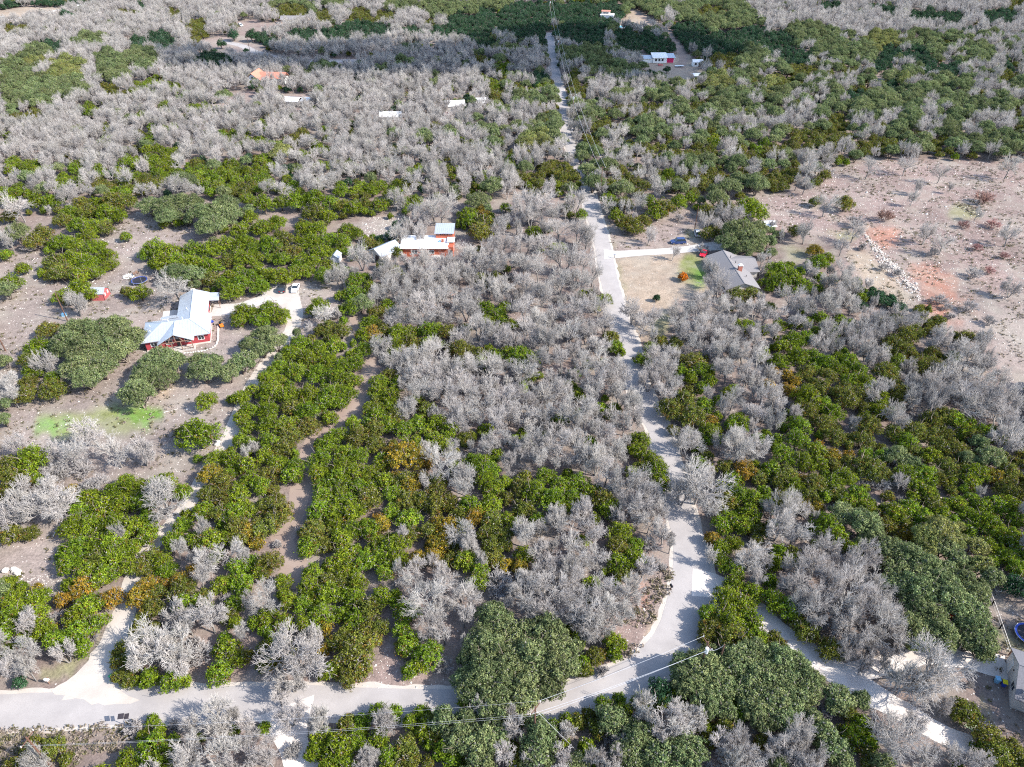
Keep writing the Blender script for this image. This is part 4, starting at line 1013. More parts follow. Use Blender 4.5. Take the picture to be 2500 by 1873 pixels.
plane(q, [(0, 9.8, e), (0, 0, e), (x1, y1, rz_)], rib=.62); plane(q, [(15.85, 0, e), (15.85, 9.8, e), (x2, y1, rz_)], rib=.62)
plane(q, [(15.85, 9.8, e), (0, 9.8, e), (x1, y1, rz_), (x2, y1, rz_)], rib=.62)
for a, b in (((0, 0, e), (x1, y1, rz_)), ((15.85, 0, e), (x2, y1, rz_)), ((0, 9.8, e), (x1, y1, rz_)), ((15.85, 9.8, e), (x2, y1, rz_)), ((x1, y1, rz_), (x2, y1, rz_))): q.tube(Vector(a) + Vector((0, 0, .02)), Vector(b) + Vector((0, 0, .02)), .09, n=5)
ro = q.build("roof", M["tin"], hs)
for k, (x, y, z) in enumerate(((1.6, 6.2, 3.75), (2.0, 3.4, 3.9), (6.2, 5.6, 4.85), (9.4, 6.4, 4.6))): MB().tube((x, y, z - .3), (x, y, z + .45), .07).build("vent_pipe", M["white"], ro)
q = MB()
plane(q, [(7.45, 7.2, 3.05), (11.2, 6.2, 4.62), (11.2, 21.1, 4.62), (7.45, 21.1, 3.05)], rib=.62); plane(q, [(11.2, 6.2, 4.62), (14.95, 7.2, 3.05), (14.95, 21.1, 3.05), (11.2, 21.1, 4.62)], rib=.62)
q.tube((11.2, 5.5, 4.65), (11.2, 21.1, 4.65), .09, n=5)
wr = q.build("wing_roof", M["tin"], hs)
MB().tube((10.1, 11.4, 4.0), (10.1, 11.4, 4.75), .07).build("vent_pipe", M["white"], wr)
q = MB(); plane(q, [(3.6, 9.7, 3.35), (8.0, 9.7, 3.35), (8.0, 11.9, 2.75), (3.6, 11.9, 2.75)], rib=.62); q.build("lean_to_roof", M["tin"], hs)
q = MB()
pz, py = 5.02, -1.6
plane(q, [(3.65, py, 2.72), (7.85, py, pz), (7.85, 4.7, pz), (3.65, 2.0, 2.72)], rib=.62); plane(q, [(7.85, py, pz), (12.05, py, 2.72), (12.05, 2.0, 2.72), (7.85, 4.7, pz)], rib=.62)
q.tube((7.85, py, pz + .02), (7.85, 4.7, pz + .02), .09, n=5)
q.build("porch_roof", M["tin"], hs)
q = MB(); q.loft([[(4.4, .62, 2.9), (11.3, .62, 2.9), (7.85, .62, 4.75)], [(4.4, .8, 2.9), (11.3, .8, 2.9), (7.85, .8, 4.75)]]); q.build("gable_wall", M["red"], hs)
q = MB()
for a, b in (((4.0, -1.3, 2.75), (11.7, -1.3, 2.75)), ((4.2, -1.3, 2.9), (7.85, -1.3, 4.85)), ((11.5, -1.3, 2.9), (7.85, -1.3, 4.85)), ((7.85, -1.3, 2.75), (7.85, -1.3, 4.8)), ((6.2, -1.3, 2.75), (7.0, -1.3, 4.3)), ((9.5, -1.3, 2.75), (8.7, -1.3, 4.3))): q.tube(a, b, .11, n=4)
q.build("porch_truss", M["wood"], hs)
for x in (4.3, 6.8, 8.9, 11.4): MB().tube((x, -1.3, .35), (x, -1.3, 2.75), .12, n=4).build("porch_post", M["wood"], hs)
q = MB(); q.box((3.9, -1.7, .02), (11.8, .6, .34)); q.build("porch_deck", M["concrete"], hs)
for a, b in ((4.3, 6.8), (8.9, 11.4)):
    q = MB()
    for z in (.75, 1.2): q.tube((a, -1.55, z), (b, -1.55, z), .05, n=4)
    for k in range(5): q.tube((a + (b - a) * k / 4, -1.55, .34), (a + (b - a) * k / 4, -1.55, 1.2), .035, n=4)
    q.build("porch_railing", M["wood"], hs)
q = MB(); [q.box((7.0, -2.9 + .4 * k, .02), (8.8, -2.5 + .4 * k, .1 + .1 * k)) for k in range(3)]; q.build("porch_steps", M["concrete"], hs)
for x in (2.5, 13.4): window(hs, (x, .7, 1.75), (1, 0), 1.3, 1.0)
window(hs, (6.0, .7, 1.75), (1, 0), 1.4, 1.1); window(hs, (10.3, .7, 1.75), (1, 0), 1.4, 1.1); door(hs, (8.1, .7, .36), (1, 0), 1.0, 2.1, "trim")
window(hs, (15.2, 4.5, 1.75), (0, 1), 1.2, 1.0); window(hs, (14.5, 12.6, 1.75), (0, 1), 1.2, 1.0); door(hs, (14.5, 16.2, .36), (0, 1), 1.0, 2.1, "trim")
q = MB(); plane(q, [(14.7, 16.9, 2.95), (17.3, 16.9, 2.6), (17.3, 21.1, 2.6), (14.7, 21.1, 2.95)], rib=.62); q.build("carport_roof", M["tin"], hs)
for x, y in ((17.1, 17.1), (17.1, 20.9), (17.1, 19)): MB().tube((x, y, 0), (x, y, 2.6), .09, n=4).build("carport_post", M["wood"], hs)
def local(p, yaw, x, y): return (p[0] + x * math.cos(yaw) - y * math.sin(yaw), p[1] + x * math.sin(yaw) + y * math.cos(yaw), 0)
# pale stone edging round the flower bed, in front and at the side
q = MB(); pts = [(8.9, -2.6), (11, -2.9), (13.5, -2.9), (15.6, -2.4), (16.6, -1.2), (16.9, 1), (16.9, 4), (16.8, 8)]
for (a, b), (c, d) in zip(pts, pts[1:]):
    k = max(1, int(math.hypot(c - a, d - b) / .55))
    for i in range(k):
        x, y = a + (c - a) * (i + .5) / k, b + (d - b) * (i + .5) / k
        q.ball((x, y, .12), .3, .3, .2, 6, 4, .25)
tag(q.build("stone_edging", M["stone"], None, O), "curved edging of pale stones around the flower bed of the red-walled house", "edging").rotation_euler = (0, 0, YAW)
q = MB(); q.box((2.6, 12.3, 0), (7.4, 19.5, .05)); tag(q.build("gravel_bed", M["stone"], None, O), kind="structure").rotation_euler = (0, 0, YAW)
# orange mower beside the house
p = local(O, YAW, 17.6, 7.6)
t = thing("riding_mower", "orange riding mower parked beside the right wall of the red house", "mower", p, YAW + .3)
MB().box((-.45, -.9, .25), (.45, .1, .75)).box((-.4, -.95, .3), (.4, .3, .45)).build("body", M["orange_paint"], t)
MB().box((-.3, .2, .55), (.3, .7, .7)).box((-.3, .62, .6), (.3, .74, 1.15)).build("seat", M["black"], t)
MB().tube((0, -.2, .7), (0, .05, 1.05), .03).disc((0, .06), .2, 1.03, 1.07, 10).build("steering_wheel", M["black"], t)
for x, y, r_ in ((-.5, .55, .33), (.5, .55, .33), (-.45, -.65, .22), (.45, -.65, .22)): MB().tube((x - .09, y, r_), (x + .09, y, r_), r_, n=12).build("wheel", M["rubber"], t)
p = at(518, 790); t = thing("wheelbarrow", "blue wheelbarrow standing next to the orange mower at the house corner", "wheelbarrow", p, .8)
MB().loft([[(-.25, -.35, .35), (.25, -.35, .35), (.25, .3, .35), (-.25, .3, .35)], [(-.4, -.55, .72), (.4, -.55, .72), (.4, .5, .72), (-.4, .5, .72)]]).build("tray", M["blue"], t)
MB().tube((-.3, .9, .6), (-.15, -.8, .25), .03).tube((.3, .9, .6), (.15, -.8, .25), .03).tube((-.25, .4, .35), (-.25, .45, 0), .03).tube((.25, .4, .35), (.25, .45, 0), .03).build("frame", M["wood"], t)
MB().tube((-.06, -.85, .2), (.06, -.85, .2), .2, n=12).build("wheel", M["rubber"], t)
p = at(473, 716); t = thing("water_tank", "round cream water tank behind the back corner of the red house", "tank", p)
MB().disc((0, 0), .75, 0, 1.3, 18).build("body", M["beige"], t); MB().loft([[(.75 * k * math.cos(a * .349), .75 * k * math.sin(a * .349), z) for a in range(18)] for k, z in ((1, 1.302), (.7, 1.5), (.2, 1.6))]).build("lid", M["beige"], t)

# --- small red barn-shed
p = (-114.6, 167.3, 0)
t = thing("garden_shed", "small faded red shed with a barn-shaped blue-grey metal roof behind a juniper", "shed", p, .03); off(p, 4); off((p[0] + 2, p[1] + 2), 4)
prof = lambda x, k=0: [(x, -k, 0), (x, 3.9 + k, 0), (x, 3.5 + k, 1.9), (x, 1.95, 3.0), (x, .4 - k, 1.9)]
MB().loft([prof(0), prof(3.7)]).build("wall", M["shed_red"], t)
q = MB(); plane(q, [(-.15, .25, 1.86), (3.85, .25, 1.86), (3.85, 1.95, 3.08), (-.15, 1.95, 3.08)], .06, .5); plane(q, [(-.15, 1.95, 3.08), (3.85, 1.95, 3.08), (3.85, 3.65, 1.86), (-.15, 3.65, 1.86)], .06, .5); q.build("roof", M["tin"], t)
q = MB(); q.tube((3.72, .02, 0), (3.72, .38, 1.88), .06, n=4).tube((3.72, 3.88, 0), (3.72, 3.52, 1.88), .06, n=4).tube((3.72, .38, 1.88), (3.72, 1.95, 3.0), .06, n=4).tube((3.72, 3.52, 1.88), (3.72, 1.95, 3.0), .06, n=4); q.build("corner_trim", M["trim"], t)
window(t, (3.7, 1.2, 1.35), (0, 1), .35, .6, frame="white"); window(t, (3.7, 2.8, 1.35), (0, 1), .35, .6, frame="white"); door(t, (3.7, 2.0, .02), (0, 1), .9, 1.8, "shed_red")
p = at(342, 690)
def trampoline(name, label, p, R, net):
    t = thing(name, label, "trampoline", p)
    MB().disc((0, 0), R * .86, .78, .80, 24).build("jump_mat", M["mesh_black"], t)
    q = MB(); ring = [(R * math.cos(2 * math.pi * i / 24), R * math.sin(2 * math.pi * i / 24), .8) for i in range(25)]; q.path(ring, .05); q.build("rim", M["steel"], t)
    q = MB(); q.loft([[(k * R * math.cos(2 * math.pi * i / 24), k * R * math.sin(2 * math.pi * i / 24), .83) for i in range(24)] for k in (.85, 1.0)], cap=False); q.build("spring_pad", M["blue"], t)
    for k in range(6):
        a = math.pi * k / 3 + .2; x, y = R * math.cos(a), R * math.sin(a)
        MB().tube((x, y, 0), (x, y, .8), .04).tube((x * 1.04, y * 1.04, .3), (x * 1.04, y * 1.04, 2.6 if net else .8), .035).build("pole", M["steel"], t)
    if net:
        q = MB()
        for k in range(24):
            a = 2 * math.pi * k / 24; q.tube((R * math.cos(a), R * math.sin(a), .8), (R * 1.02 * math.cos(a), R * 1.02 * math.sin(a), 2.55), .022, n=3)
        for z in (.95, 1.35, 1.75, 2.15, 2.55): q.path([(x * 1.01, y * 1.01, z) for x, y, _ in ring], .022, 3)
        q.build("safety_net", M["mesh_black"], t)
    return t
trampoline("trampoline", "round trampoline with a black safety net behind the round juniper of the dirt yard", p, 2.2, True); off(p, 3)
p = at(314, 676); t = thing("fire_pit", "round fire pit ringed with white stones on bare dirt", "fire pit", p); off(p, 2.5)
q = MB()
for k in range(16): a = 2 * math.pi * k / 16; q.ball((1.35 * math.cos(a), 1.35 * math.sin(a), .12), .26, .24, .2, 6, 4, .2)
q.build("stone_ring", M["white"], t); MB().disc((0, 0), 1.2, .0, .06, 14).build("ash_bed", M["stone"], t)
p = at(333, 671); t = thing("bench", "dark wooden bench near the white stone fire pit", "bench", p, 1.2)
MB().box((-.8, -.2, .4), (.8, .2, .48)).build("seat", M["wood"], t); MB().box((-.8, .2, .5), (.8, .26, .95)).build("backrest", M["wood"], t)
for x in (-.7, .7): MB().box((x - .05, -.18, 0), (x + .05, .18, .4)).build("leg", M["wood"], t)
p = at(158, 772); t = thing("utility_box", "pale blue metal utility box alone on the dirt left of the red shed", "utility box", p)
MB().box((-.5, -.4, .1), (.5, .4, .8)).build("body", M["sky_blue"], t); MB().box((-.6, -.5, 0), (.6, .5, .1)).build("base", M["concrete"], t); MB().box((-.53, -.43, .8), (.53, .43, .86)).build("lid", M["sky_blue"], t)

# --- cars
def car(name, label, p, rz, paint, suv=False, L=4.6, W=1.8):
    t = thing(name, label, "car", p, rz); off(p, 3.5)
    hb, hr = (.95, 1.68) if suv else (.82, 1.42)
    y0, y1 = -L / 2, L / 2                                        # nose at -y
    def sec(y, w_, zt, zb=.28): return [(-w_, y, zb), (w_, y, zb), (w_ * 1.0, y, zb + (zt - zb) * .55), (w_ * .93, y, zt), (-w_ * .93, y, zt), (-w_ * 1.0, y, zb + (zt - zb) * .55)]
    w_ = W / 2
    secs = [sec(y0, w_ * .80, hb * .72, .35), sec(y0 + .2, w_ * .93, hb * .86), sec(y0 + 1.0, w_, hb), sec(y0 + 1.5, w_, hb * 1.04), sec(y1 - .9, w_, hb * 1.08), sec(y1 - .25, w_ * .95, hb * 1.05), sec(y1, w_ * .85, hb * .95, .38)]
    MB().loft(secs).build("body", M[paint], t, smooth=False)
    c0, c1, c2, c3 = (y0 + 1.35, y0 + 2.0, y1 - .55, y1 - .08) if suv else (y0 + 1.35, y0 + 2.05, y1 - 1.45, y1 - .7)
    r0, r1 = w_ * .92, w_ * .74
    low = [(-r0, c0, hb), (r0, c0, hb), (r0, c3, hb * 1.03), (-r0, c3, hb * 1.03)]; top = [(-r1, c1, hr), (r1, c1, hr), (r1, c2, hr), (-r1, c2, hr)]
    MB().prism(low, top).build("windows", M["glass"], t)
    q = MB(); q.slab([(-r1 * 1.02, c1 - .03, hr + .035), (r1 * 1.02, c1 - .03, hr + .035), (r1 * 1.02, c2 + .03, hr + .035), (-r1 * 1.02, c2 + .03, hr + .035)], .05)
    for s in (-1, 1):
        for (ya, yb) in ((c0, c1), (c3, c2), ((c0 + c3) / 2 + .1, (c1 + c2) / 2)): q.tube((s * r0, ya, hb), (s * r1, yb, hr), .035, n=4)
    q.build("roof", M[paint], t)
    for sx_ in (-1, 1):
        for yw in (y0 + .85, y1 - .85):
            x = sx_ * (w_ - .08)
            wh = MB().tube((x - .1, yw, .33), (x + .1, yw, .33), .33, n=16).build("wheel", M["rubber"], t)
            MB().tube((x + sx_ * .1, yw, .33), (x + sx_ * .115, yw, .33), .2, n=12).build("rim", M["rim"], wh)
        MB().box((sx_ * w_ * .62 - .17, y0 + .02, hb * .62), (sx_ * w_ * .62 + .17, y0 + .14, hb * .78)).build("headlight", M["lamp_clear"], t)
        MB().box((sx_ * w_ * .68 - .13, y1 - .1, hb * .72), (sx_ * w_ * .68 + .13, y1 + .012, hb * .95)).build("taillight", M["lamp_red"], t)
        MB().box((sx_ * (w_ + .09) - .09, c0 + .35, hb + .02), (sx_ * (w_ + .09) + .09, c0 + .47, hb + .16)).build("mirror", M[paint], t)
    MB().box((-.26, y1 - .02, .55), (.26, y1 + .02, .68)).build("number_plate", M["white"], t)
    return t
car("parked_car", "dark hatchback with red tail lamps on pale gravel, its rear towards the open drive", at(690.5, 709), math.pi + .14, "car_black", True, 4.2)
car("parked_car", "white sedan on pale gravel beside the dark hatchback", at(722, 707), .03, "car_white", False, 4.6)
car("parked_car", "navy blue car parked side-on on dry lawn beside the pale driveway", at(1655, 594), -math.pi / 2 + .06, "car_blue", True, 4.8, 1.9)
car("parked_car", "pale grey off-roader standing in tree shade behind the navy car", at(1702, 573), math.pi - .1, "car_grey", True, 4.4, 1.9)
car("parked_car", "bright red car half hidden behind the corner of the grey shingle house", (57.9, 194.2, 0), -.5, "car_red", False, 4.2)

# --- grey shingle house
p = (62.2, 179.3, 0); yaw = math.radians(3.5)
t = thing("bungalow", "low house with broad weathered-grey shingle roof beside the front lawn", "house", p, yaw); gh = t
for y in (-8, 0, 8): off((p[0] + 1, p[1] + y), 7.5)
gable_walls(t, -4.0, 4.6, -9.4, 9.4, 2.55, 3.7, "beige"); gable_roof(t, -4.0, 4.6, -9.4, 9.4, 2.6, 4.2, "shingle", .5)
q = MB(); q.loft([[(.4, -.2, 0), (.4, 9.2, 0), (.4, 9.2, 2.5), (.4, 4.5, 3.7), (.4, -.2, 2.5)], [(7.6, -.2, 0), (7.6, 9.2, 0), (7.6, 9.2, 2.5), (7.6, 4.5, 3.7), (7.6, -.2, 2.5)]]); q.build("rear_wing", M["beige"], t)
q = MB(); plane(q, [(.3, -.7, 2.45), (8.1, -.7, 2.45), (8.1, 4.5, 4.1), (.3, 4.5, 4.1)]); plane(q, [(.3, 4.5, 4.1), (8.1, 4.5, 4.1), (8.1, 9.7, 2.45), (.3, 9.7, 2.45)]); q.build("rear_roof", M["shingle"], t)
ch = MB().box((1.0, -2.2, 3.4), (2.1, -1.4, 5.3)).build("chimney", M["brick"], t); MB().box((.9, -2.3, 5.3), (2.2, -1.3, 5.45)).box((1.2, -2.05, 5.45), (1.9, -1.55, 5.75)).build("cap", M["white"], ch)
for x, y, z in ((1.2, 5.6, 4.2), (2.3, -5.2, 3.75), (1.6, 2.2, 4.3)): MB().tube((x, y, z - .4), (x, y, z + .35), .09).build("vent_pipe", M["trim"], t)
for y in (-7, -3.5, 3.5, 7): window(t, (-4.0, y, 1.5), (0, -1), 1.5, 1.1)
door(t, (-4.0, .2, .02), (0, -1), 1.0, 2.05, "trim"); window(t, (-1.5, -9.4, 1.5), (1, 0), 1.2, 1.0); window(t, (2.5, -9.4, 1.5), (1, 0), 1.2, 1.0)
p = at(1773, 716); t = thing("porch_slab", "small brick patio by the near end of the grey shingle house", "patio", p, .2); off(p, 3)
MB().box((-2.2, -1.4, 0), (2.2, 1.4, .12)).build("slab", M["brick"], t); MB().box((-2.2, 1.4, 0), (2.2, 1.6, .5)).build("low_wall", M["brick"], t)
p = at(1868, 562); t = thing("open_shed", "white-roofed shed with a red wall between the dark live oaks", "shed", p, .1); off(p, 4)
gable_walls(t, -2.2, 2.2, -2.0, 2.0, 2.3, 2.9, "shed_red", 'x'); gable_roof(t, -2.2, 2.2, -2, 2, 2.35, 3.1, "white_tin", .4, .5, 'x'); door(t, (0, -2.0, .02), (1, 0), 1.2, 1.9, "trim")

# --- white-roofed workshop house
p = (-33.2, 192.9, 0)
t = thing("workshop_house", "low orange-red building with blinding white flat roofs and a tall grey-roofed block", "house", p, 0)
for x in (3, 8, 13): off((p[0] + x, p[1] + 5), 6.5)
MB().box((.2, .2, 0), (13.9, 7.4, 2.7)).build("wall", M["orange"], t)
MB().slab([(-.3, -.3, 2.95), (14.2, -.3, 2.95), (14.2, 7.7, 3.35), (-.3, 7.7, 3.35)], .2).build("roof", M["white_tin"], t)
MB().box((10.0, 6.0, 0), (15.3, 11.2, 4.95)).build("tower_wall", M["orange"], t)
q = MB(); plane(q, [(9.7, 5.6, 5.0), (15.6, 5.6, 5.0), (15.6, 11.5, 5.6), (9.7, 11.5, 5.6)], .16, .6); tr_ = q.build("tower_roof", M["tin"], t)
q = MB(); [q.box((10.2 + .55 * k, 5.95, 4.2), (10.55 + .55 * k, 5.996, 4.6)) for k in range(9)]; q.build("clerestory_window", M["glass"], t)
MB().box((14.0, .3, 0), (15.6, 5.6, 3.05)).build("porch_wall", M["orange"], t); MB().slab([(13.6, 2.6, 3.62), (15.9, 2.6, 3.62), (15.9, 5.8, 3.72), (13.6, 5.8, 3.72)], .14).build("porch_roof", M["white_tin"], t)
MB().box((11.9, 3.2, 3.1), (12.6, 3.9, 4.1)).build("chimney", M["brick"], t); MB().box((11.1, 3.2, 3.15), (11.7, 3.9, 3.55)).build("roof_hatch", M["sky_blue"], t)
window(t, (4, .2, 1.5), (1, 0), 1.6, 1.1); window(t, (9, .2, 1.5), (1, 0), 1.6, 1.1); door(t, (14.8, .3, .02), (1, 0), 1.0, 2.05, "trim"); window(t, (15.6, 3, 1.6), (0, 1), 1.2, 1.0)
p = (-40.5, 190.4, 0); yaw = -math.radians(42)
t = thing("barn", "gabled barn with a pale blue-white metal roof and a dark panel as its open front", "barn", p, yaw); off(p, 4); off((p[0] + 3, p[1] + 3), 5)
gable_walls(t, -2.9, 2.9, 0, 7.6, 2.5, 3.85, "beige"); gable_roof(t, -2.9, 2.9, 0, 7.6, 2.55, 4.0, "tin", .35, .6)
MB().box((-.2, -.05, .02), (1.8, .02, 2.1)).build("opening", M["trim"], t); door(t, (-1.6, 0, .02), (1, 0), .9, 2.0, "wood")  # flat dark panel on the closed wall stands in for the shaded opening
p = at(822, 637); t = thing("garden_shed", "tiny grey gabled shed standing alone among junipers near the white-roofed barn", "shed", p, -.12); off(p, 3)
gable_walls(t, -1.2, 1.2, -1.5, 1.5, 1.9, 2.6, "car_grey"); gable_roof(t, -1.2, 1.2, -1.5, 1.5, 1.95, 2.75, "tin", .2, .5); door(t, (0, -1.5, .02), (1, 0), 1.1, 1.7, "white")
p = at(1068, 628); t = thing("sand_heap", "heap of cream sand behind the bare oaks of the white-roofed house", "heap", p); MB().ball((0, 0, .1), 2.0, 1.5, .6, 12, 6, .12).build("heap", M["stone"], t); off(p, 2)
p = at(1103, 719); t = thing("fire_ring", "ring of pale stones around bare red earth in the bare oaks", "fire ring", p); off(p, 2.2)
q = MB(); [q.ball((1.7 * math.cos(a * .39), 1.3 * math.sin(a * .39), .1), .22, .22, .18, 6, 4, .2) for a in range(16)]; q.build("stones", M["stone"], t); MB().disc((0, 0), 1.25, 0, .04, 14).build("earth", M["terracotta"], t)

# --- far buildings
p = at(1593, 154); p = (78.9, 425, 0)
t = thing("far_barn", "long white and crimson barn with grey tin roof in the far clearing", "barn", p, .02); off((p[0] + 3, p[1]), 10)
MB().box((0, 0, 0), (7.6, 6, 2.9)).build("wall", M["white"], t); MB().box((7.6, .2, 0), (11.8, 6, 2.7)).build("end_wall", M["white"], t); MB().box((7.7, .14, .1), (11.5, .196, 2.5)).build("big_door", M["pink"], t)
q = MB(); plane(q, [(-.6, -.8, 2.95), (8.1, -.8, 2.95), (8.1, 6.3, 4.1), (-.6, 6.3, 4.1)], .15, .8); q.build("roof", M["white_tin"], t); q = MB(); plane(q, [(8.1, -.6, 2.85), (12.3, -.6, 2.85), (12.3, 6.3, 3.7), (8.1, 6.3, 3.7)], .15, .8); q.build("end_roof", M["tin"], t)
for x in (1.6, 3.4, 5.2): window(t, (x, 0, 1.6), (1, 0), .9, 1.1, frame="trim")
MB().box((-5.6, .6, 0), (0, 5, 2.2)).build("annex_wall", M["white"], t); q = MB(); plane(q, [(-6, 0, 2.25), (-.1, 0, 2.25), (-.1, 5.3, 3.0), (-6, 5.3, 3.0)], .15, .8); q.build("annex_roof", M["tin"], t)
t = thing("picnic_table", "red picnic table in front of the white and crimson barn", "table", (82, 419, 0)); MB().box((-1.2, -.5, .72), (1.2, .5, .8)).build("top", M["car_red"], t)
for s in (-1, 1): MB().box((-1.2, s * .95 - .16, .42), (1.2, s * .95 + .16, .48)).build("bench", M["car_red"], t); MB().tube((s, -.9, 0), (s, .9, 0.7), .05, n=4).build("leg", M["car_red"], t)
t = thing("garden_shed", "small white shed with a pale gable roof at the edge of the far clearing", "shed", (102.3, 419, 0), 0); off((102, 420), 5)
gable_walls(t, -2.7, 2.7, -2, 2, 2.4, 3.2, "white", 'x'); gable_roof(t, -2.7, 2.7, -2, 2, 2.45, 3.35, "white_tin", .25, .7, 'x'); door(t, (1, -2, .02), (1, 0), 1.4, 2.0, "wood"); window(t, (-1.3, -2, 1.4), (1, 0), .8, .8, frame="trim")
t = thing("carport", "white open carport on posts in front of the small white shed", "carport", (97, 391, 0), .1); off((97, 391), 5)
gable_roof(t, -3, 3, -2.6, 2.6, 2.5, 3.1, "white_tin", .2, .7, 'x'); [MB().tube((x, y, 0), (x, y, 2.5), .08, n=4).build("post", M["steel"], t) for x in (-2.8, 2.8) for y in (-2.4, 2.4)]
t = thing("flatbed_trailer", "empty pale flatbed trailer on dirt between the barn and the small white shed", "trailer", (92, 416.5, 0), .05)
MB().box((-2.4, -1, .55), (2.4, 1, .65)).build("bed", M["car_grey"], t); MB().tube((2.4, 0, .55), (3.8, 0, .45), .06).build("hitch", M["steel"], t); [MB().tube((x, y - .1, .3), (x, y + .1, .3), .3, n=10).build("wheel", M["rubber"], t) for x in (-.4, .4) for y in (-1.05, 1.05)]
p = at(1530, 66); t = thing("swimming_pool", "turquoise swimming pool on a pale deck at the far end of the road", "pool", p, 0); off(p, 9)
q = MB(); q.box((-10, -5, 0), (-5.2, 5, .25)).box((5.2, -5, 0), (13, 5, .25)).box((-5.2, -5, 0), (5.2, -2.6, .25)).box((-5.2, 2.6, 0), (5.2, 5, .25)); q.build("deck", M["concrete"], t); MB().box((-5.19, -2.59, 0), (5.19, 2.59, .17)).build("water", M["pool"], t)
p = (66, 545, 0); t = thing("far_house", "pale flat-topped house among dark trees beyond the pool", "house", p, -.2); off(p, 7)
MB().box((-4.5, -3.5, 0), (4.5, 3.5, 3.4)).build("wall", M["white"], t); MB().box((-4, -1, 3.4), (1.5, 3, 5.2)).build("upper_wall", M["beige"], t); MB().slab([(-4.9, -3.9, 3.5), (4.9, -3.9, 3.5), (4.9, -1.1, 3.6), (-4.9, -1.1, 3.6)], .1).build("roof", M["white_tin"], t); MB().slab([(-4.4, -1.4, 5.3), (1.9, -1.4, 5.3), (1.9, 3.4, 5.4), (-4.4, 3.4, 5.4)], .1).build("upper_roof", M["terracotta"], t); window(t, (-1.2, -1, 4.3), (1, 0), 3.6, .8)
p = (-131, 383, 0); t = thing("far_house", "house with steep terracotta-pink roof half hidden by bare oaks", "house", p, -.1)
for x in (0, 7, 14): off((p[0] + x, p[1] + 2), 5.5)
gable_walls(t, -3.6, 3.6, -4, 6, 3.0, 5.6, "white"); gable_roof(t, -3.6, 3.6, -4, 6, 3.05, 6.0, "terracotta", .5); q = MB(); q.box((3.6, 0, 0), (15, 6, 2.8)); q.build("wing_wall", M["white"], t); q = MB(); plane(q, [(2, -.5, 2.8), (15.5, -.5, 2.8), (15.5, 3, 5.2), (2, 3, 5.2)]); plane(q, [(2, 3, 5.2), (15.5, 3, 5.2), (15.5, 6.5, 2.8), (2, 6.5, 2.8)]); q.build("wing_roof", M["terracotta"], t)
window(t, (0, -4, 1.7), (1, 0), 1.4, 1.4); window(t, (0, -4, 4.0), (1, 0), .9, .9)
p = (-103, 346, 0); t = thing("equipment_shed", "open-fronted shed with white tin roof and a dark interior in bare oaks", "shed", p, -.12); off(p, 6); off((p[0] + 5, p[1] + 2), 5)
MB().box((-3.4, 3.2, 0), (3.4, 3.4, 3)).box((-3.4, -2.8, 0), (-3.2, 3.2, 2.6)).box((3.2, -2.8, 0), (3.4, 3.2, 2.6)).build("wall", M["trim"], t); gable_roof(t, -3.4, 3.4, -3, 3.4, 2.6, 3.7, "white_tin", .3, .7, 'x')
[MB().tube((x, -2.9, 0), (x, -2.9, 2.6), .09, n=4).build("post", M["wood"], t) for x in (-3.2, -1, 1.2, 3.2)]; q = MB(); plane(q, [(3.6, -1.5, 2.2), (7.5, -1.5, 2.2), (7.5, 4, 2.8), (3.6, 4, 2.8)], .1, .7); q.build("lean_to_roof", M["tin"], t); [MB().tube((7.3, y, 0), (7.3, y, 2.3), .07, n=4).build("post", M["wood"], t) for y in (-1.3, 3.8)]
p = at(757, 246); t = thing("boat_cover", "boat under a pale turquoise cover beside the open-fronted shed", "boat", (p[0], p[1], 0), 1.3); off(p, 3)
MB().loft([[(-.8 * k, y, .5), (.8 * k, y, .5), (.9 * k, y, 1.0), (0, y, 1.0 + .35 * k), (-.9 * k, y, 1.0)] for y, k in ((-2.2, .9), (-1, 1), (.8, 1), (1.9, .55), (2.4, .12))]).build("cover", M["sky_blue"], t); MB().box((-.6, -1.8, .2), (.6, 1.2, .5)).build("trailer", M["steel"], t)
for x, y, wd, dp, rz, lab in ((-26.5, 339, 8.6, 7, .15, "white gable-roofed house in the middle of the bare oaks"), (-15, 343, 4.8, 6, .2, "small white-roofed outbuilding right of the white house in the bare oaks"), (-53.5, 322, 9.4, 4.5, 0, "long narrow building with a bluish white roof deep in bare oaks")):
    t = thing("oak_house", lab, "house", (x, y, 0), rz); off((x, y), max(wd, dp) * .6)
    gable_walls(t, -wd / 2, wd / 2, -dp / 2, dp / 2, 2.8, 4.0, "beige", 'x'); gable_roof(t, -wd / 2, wd / 2, -dp / 2, dp / 2, 2.85, 4.2, "white_tin", .4, .7, 'x'); window(t, (-1, -dp / 2, 1.5), (1, 0), 1.2, 1); door(t, (1, -dp / 2, .02), (1, 0), 1, 2, "wood")
p = (-28.5, 325.5, 0); t = thing("garden_shed", "tan shed with low pinkish roof in front of the white house in bare oaks", "shed", p, .1); off(p, 3); gable_walls(t, -1.7, 1.7, -1.5, 1.5, 2.2, 2.9, "tan", 'x'); gable_roof(t, -1.7, 1.7, -1.5, 1.5, 2.25, 3, "terracotta", .2, 0, 'x'); door(t, (0, -1.5, .02), (1, 0), 1, 1.9, "wood")
p = (-316, 578, 0); t = thing("garden_shed", "small teal shed with white roof at the end of the far drive", "shed", p, .2); off(p, 5); gable_walls(t, -3.2, 3.2, -2.2, 2.2, 2.7, 3.6, "teal", 'x'); gable_roof(t, -3.2, 3.2, -2.2, 2.2, 2.75, 3.8, "white_tin", .3, .7, 'x'); door(t, (1, -2.2, .02), (1, 0), 1.2, 2, "trim"); window(t, (-1.4, -2.2, 1.5), (1, 0), 1, .9)
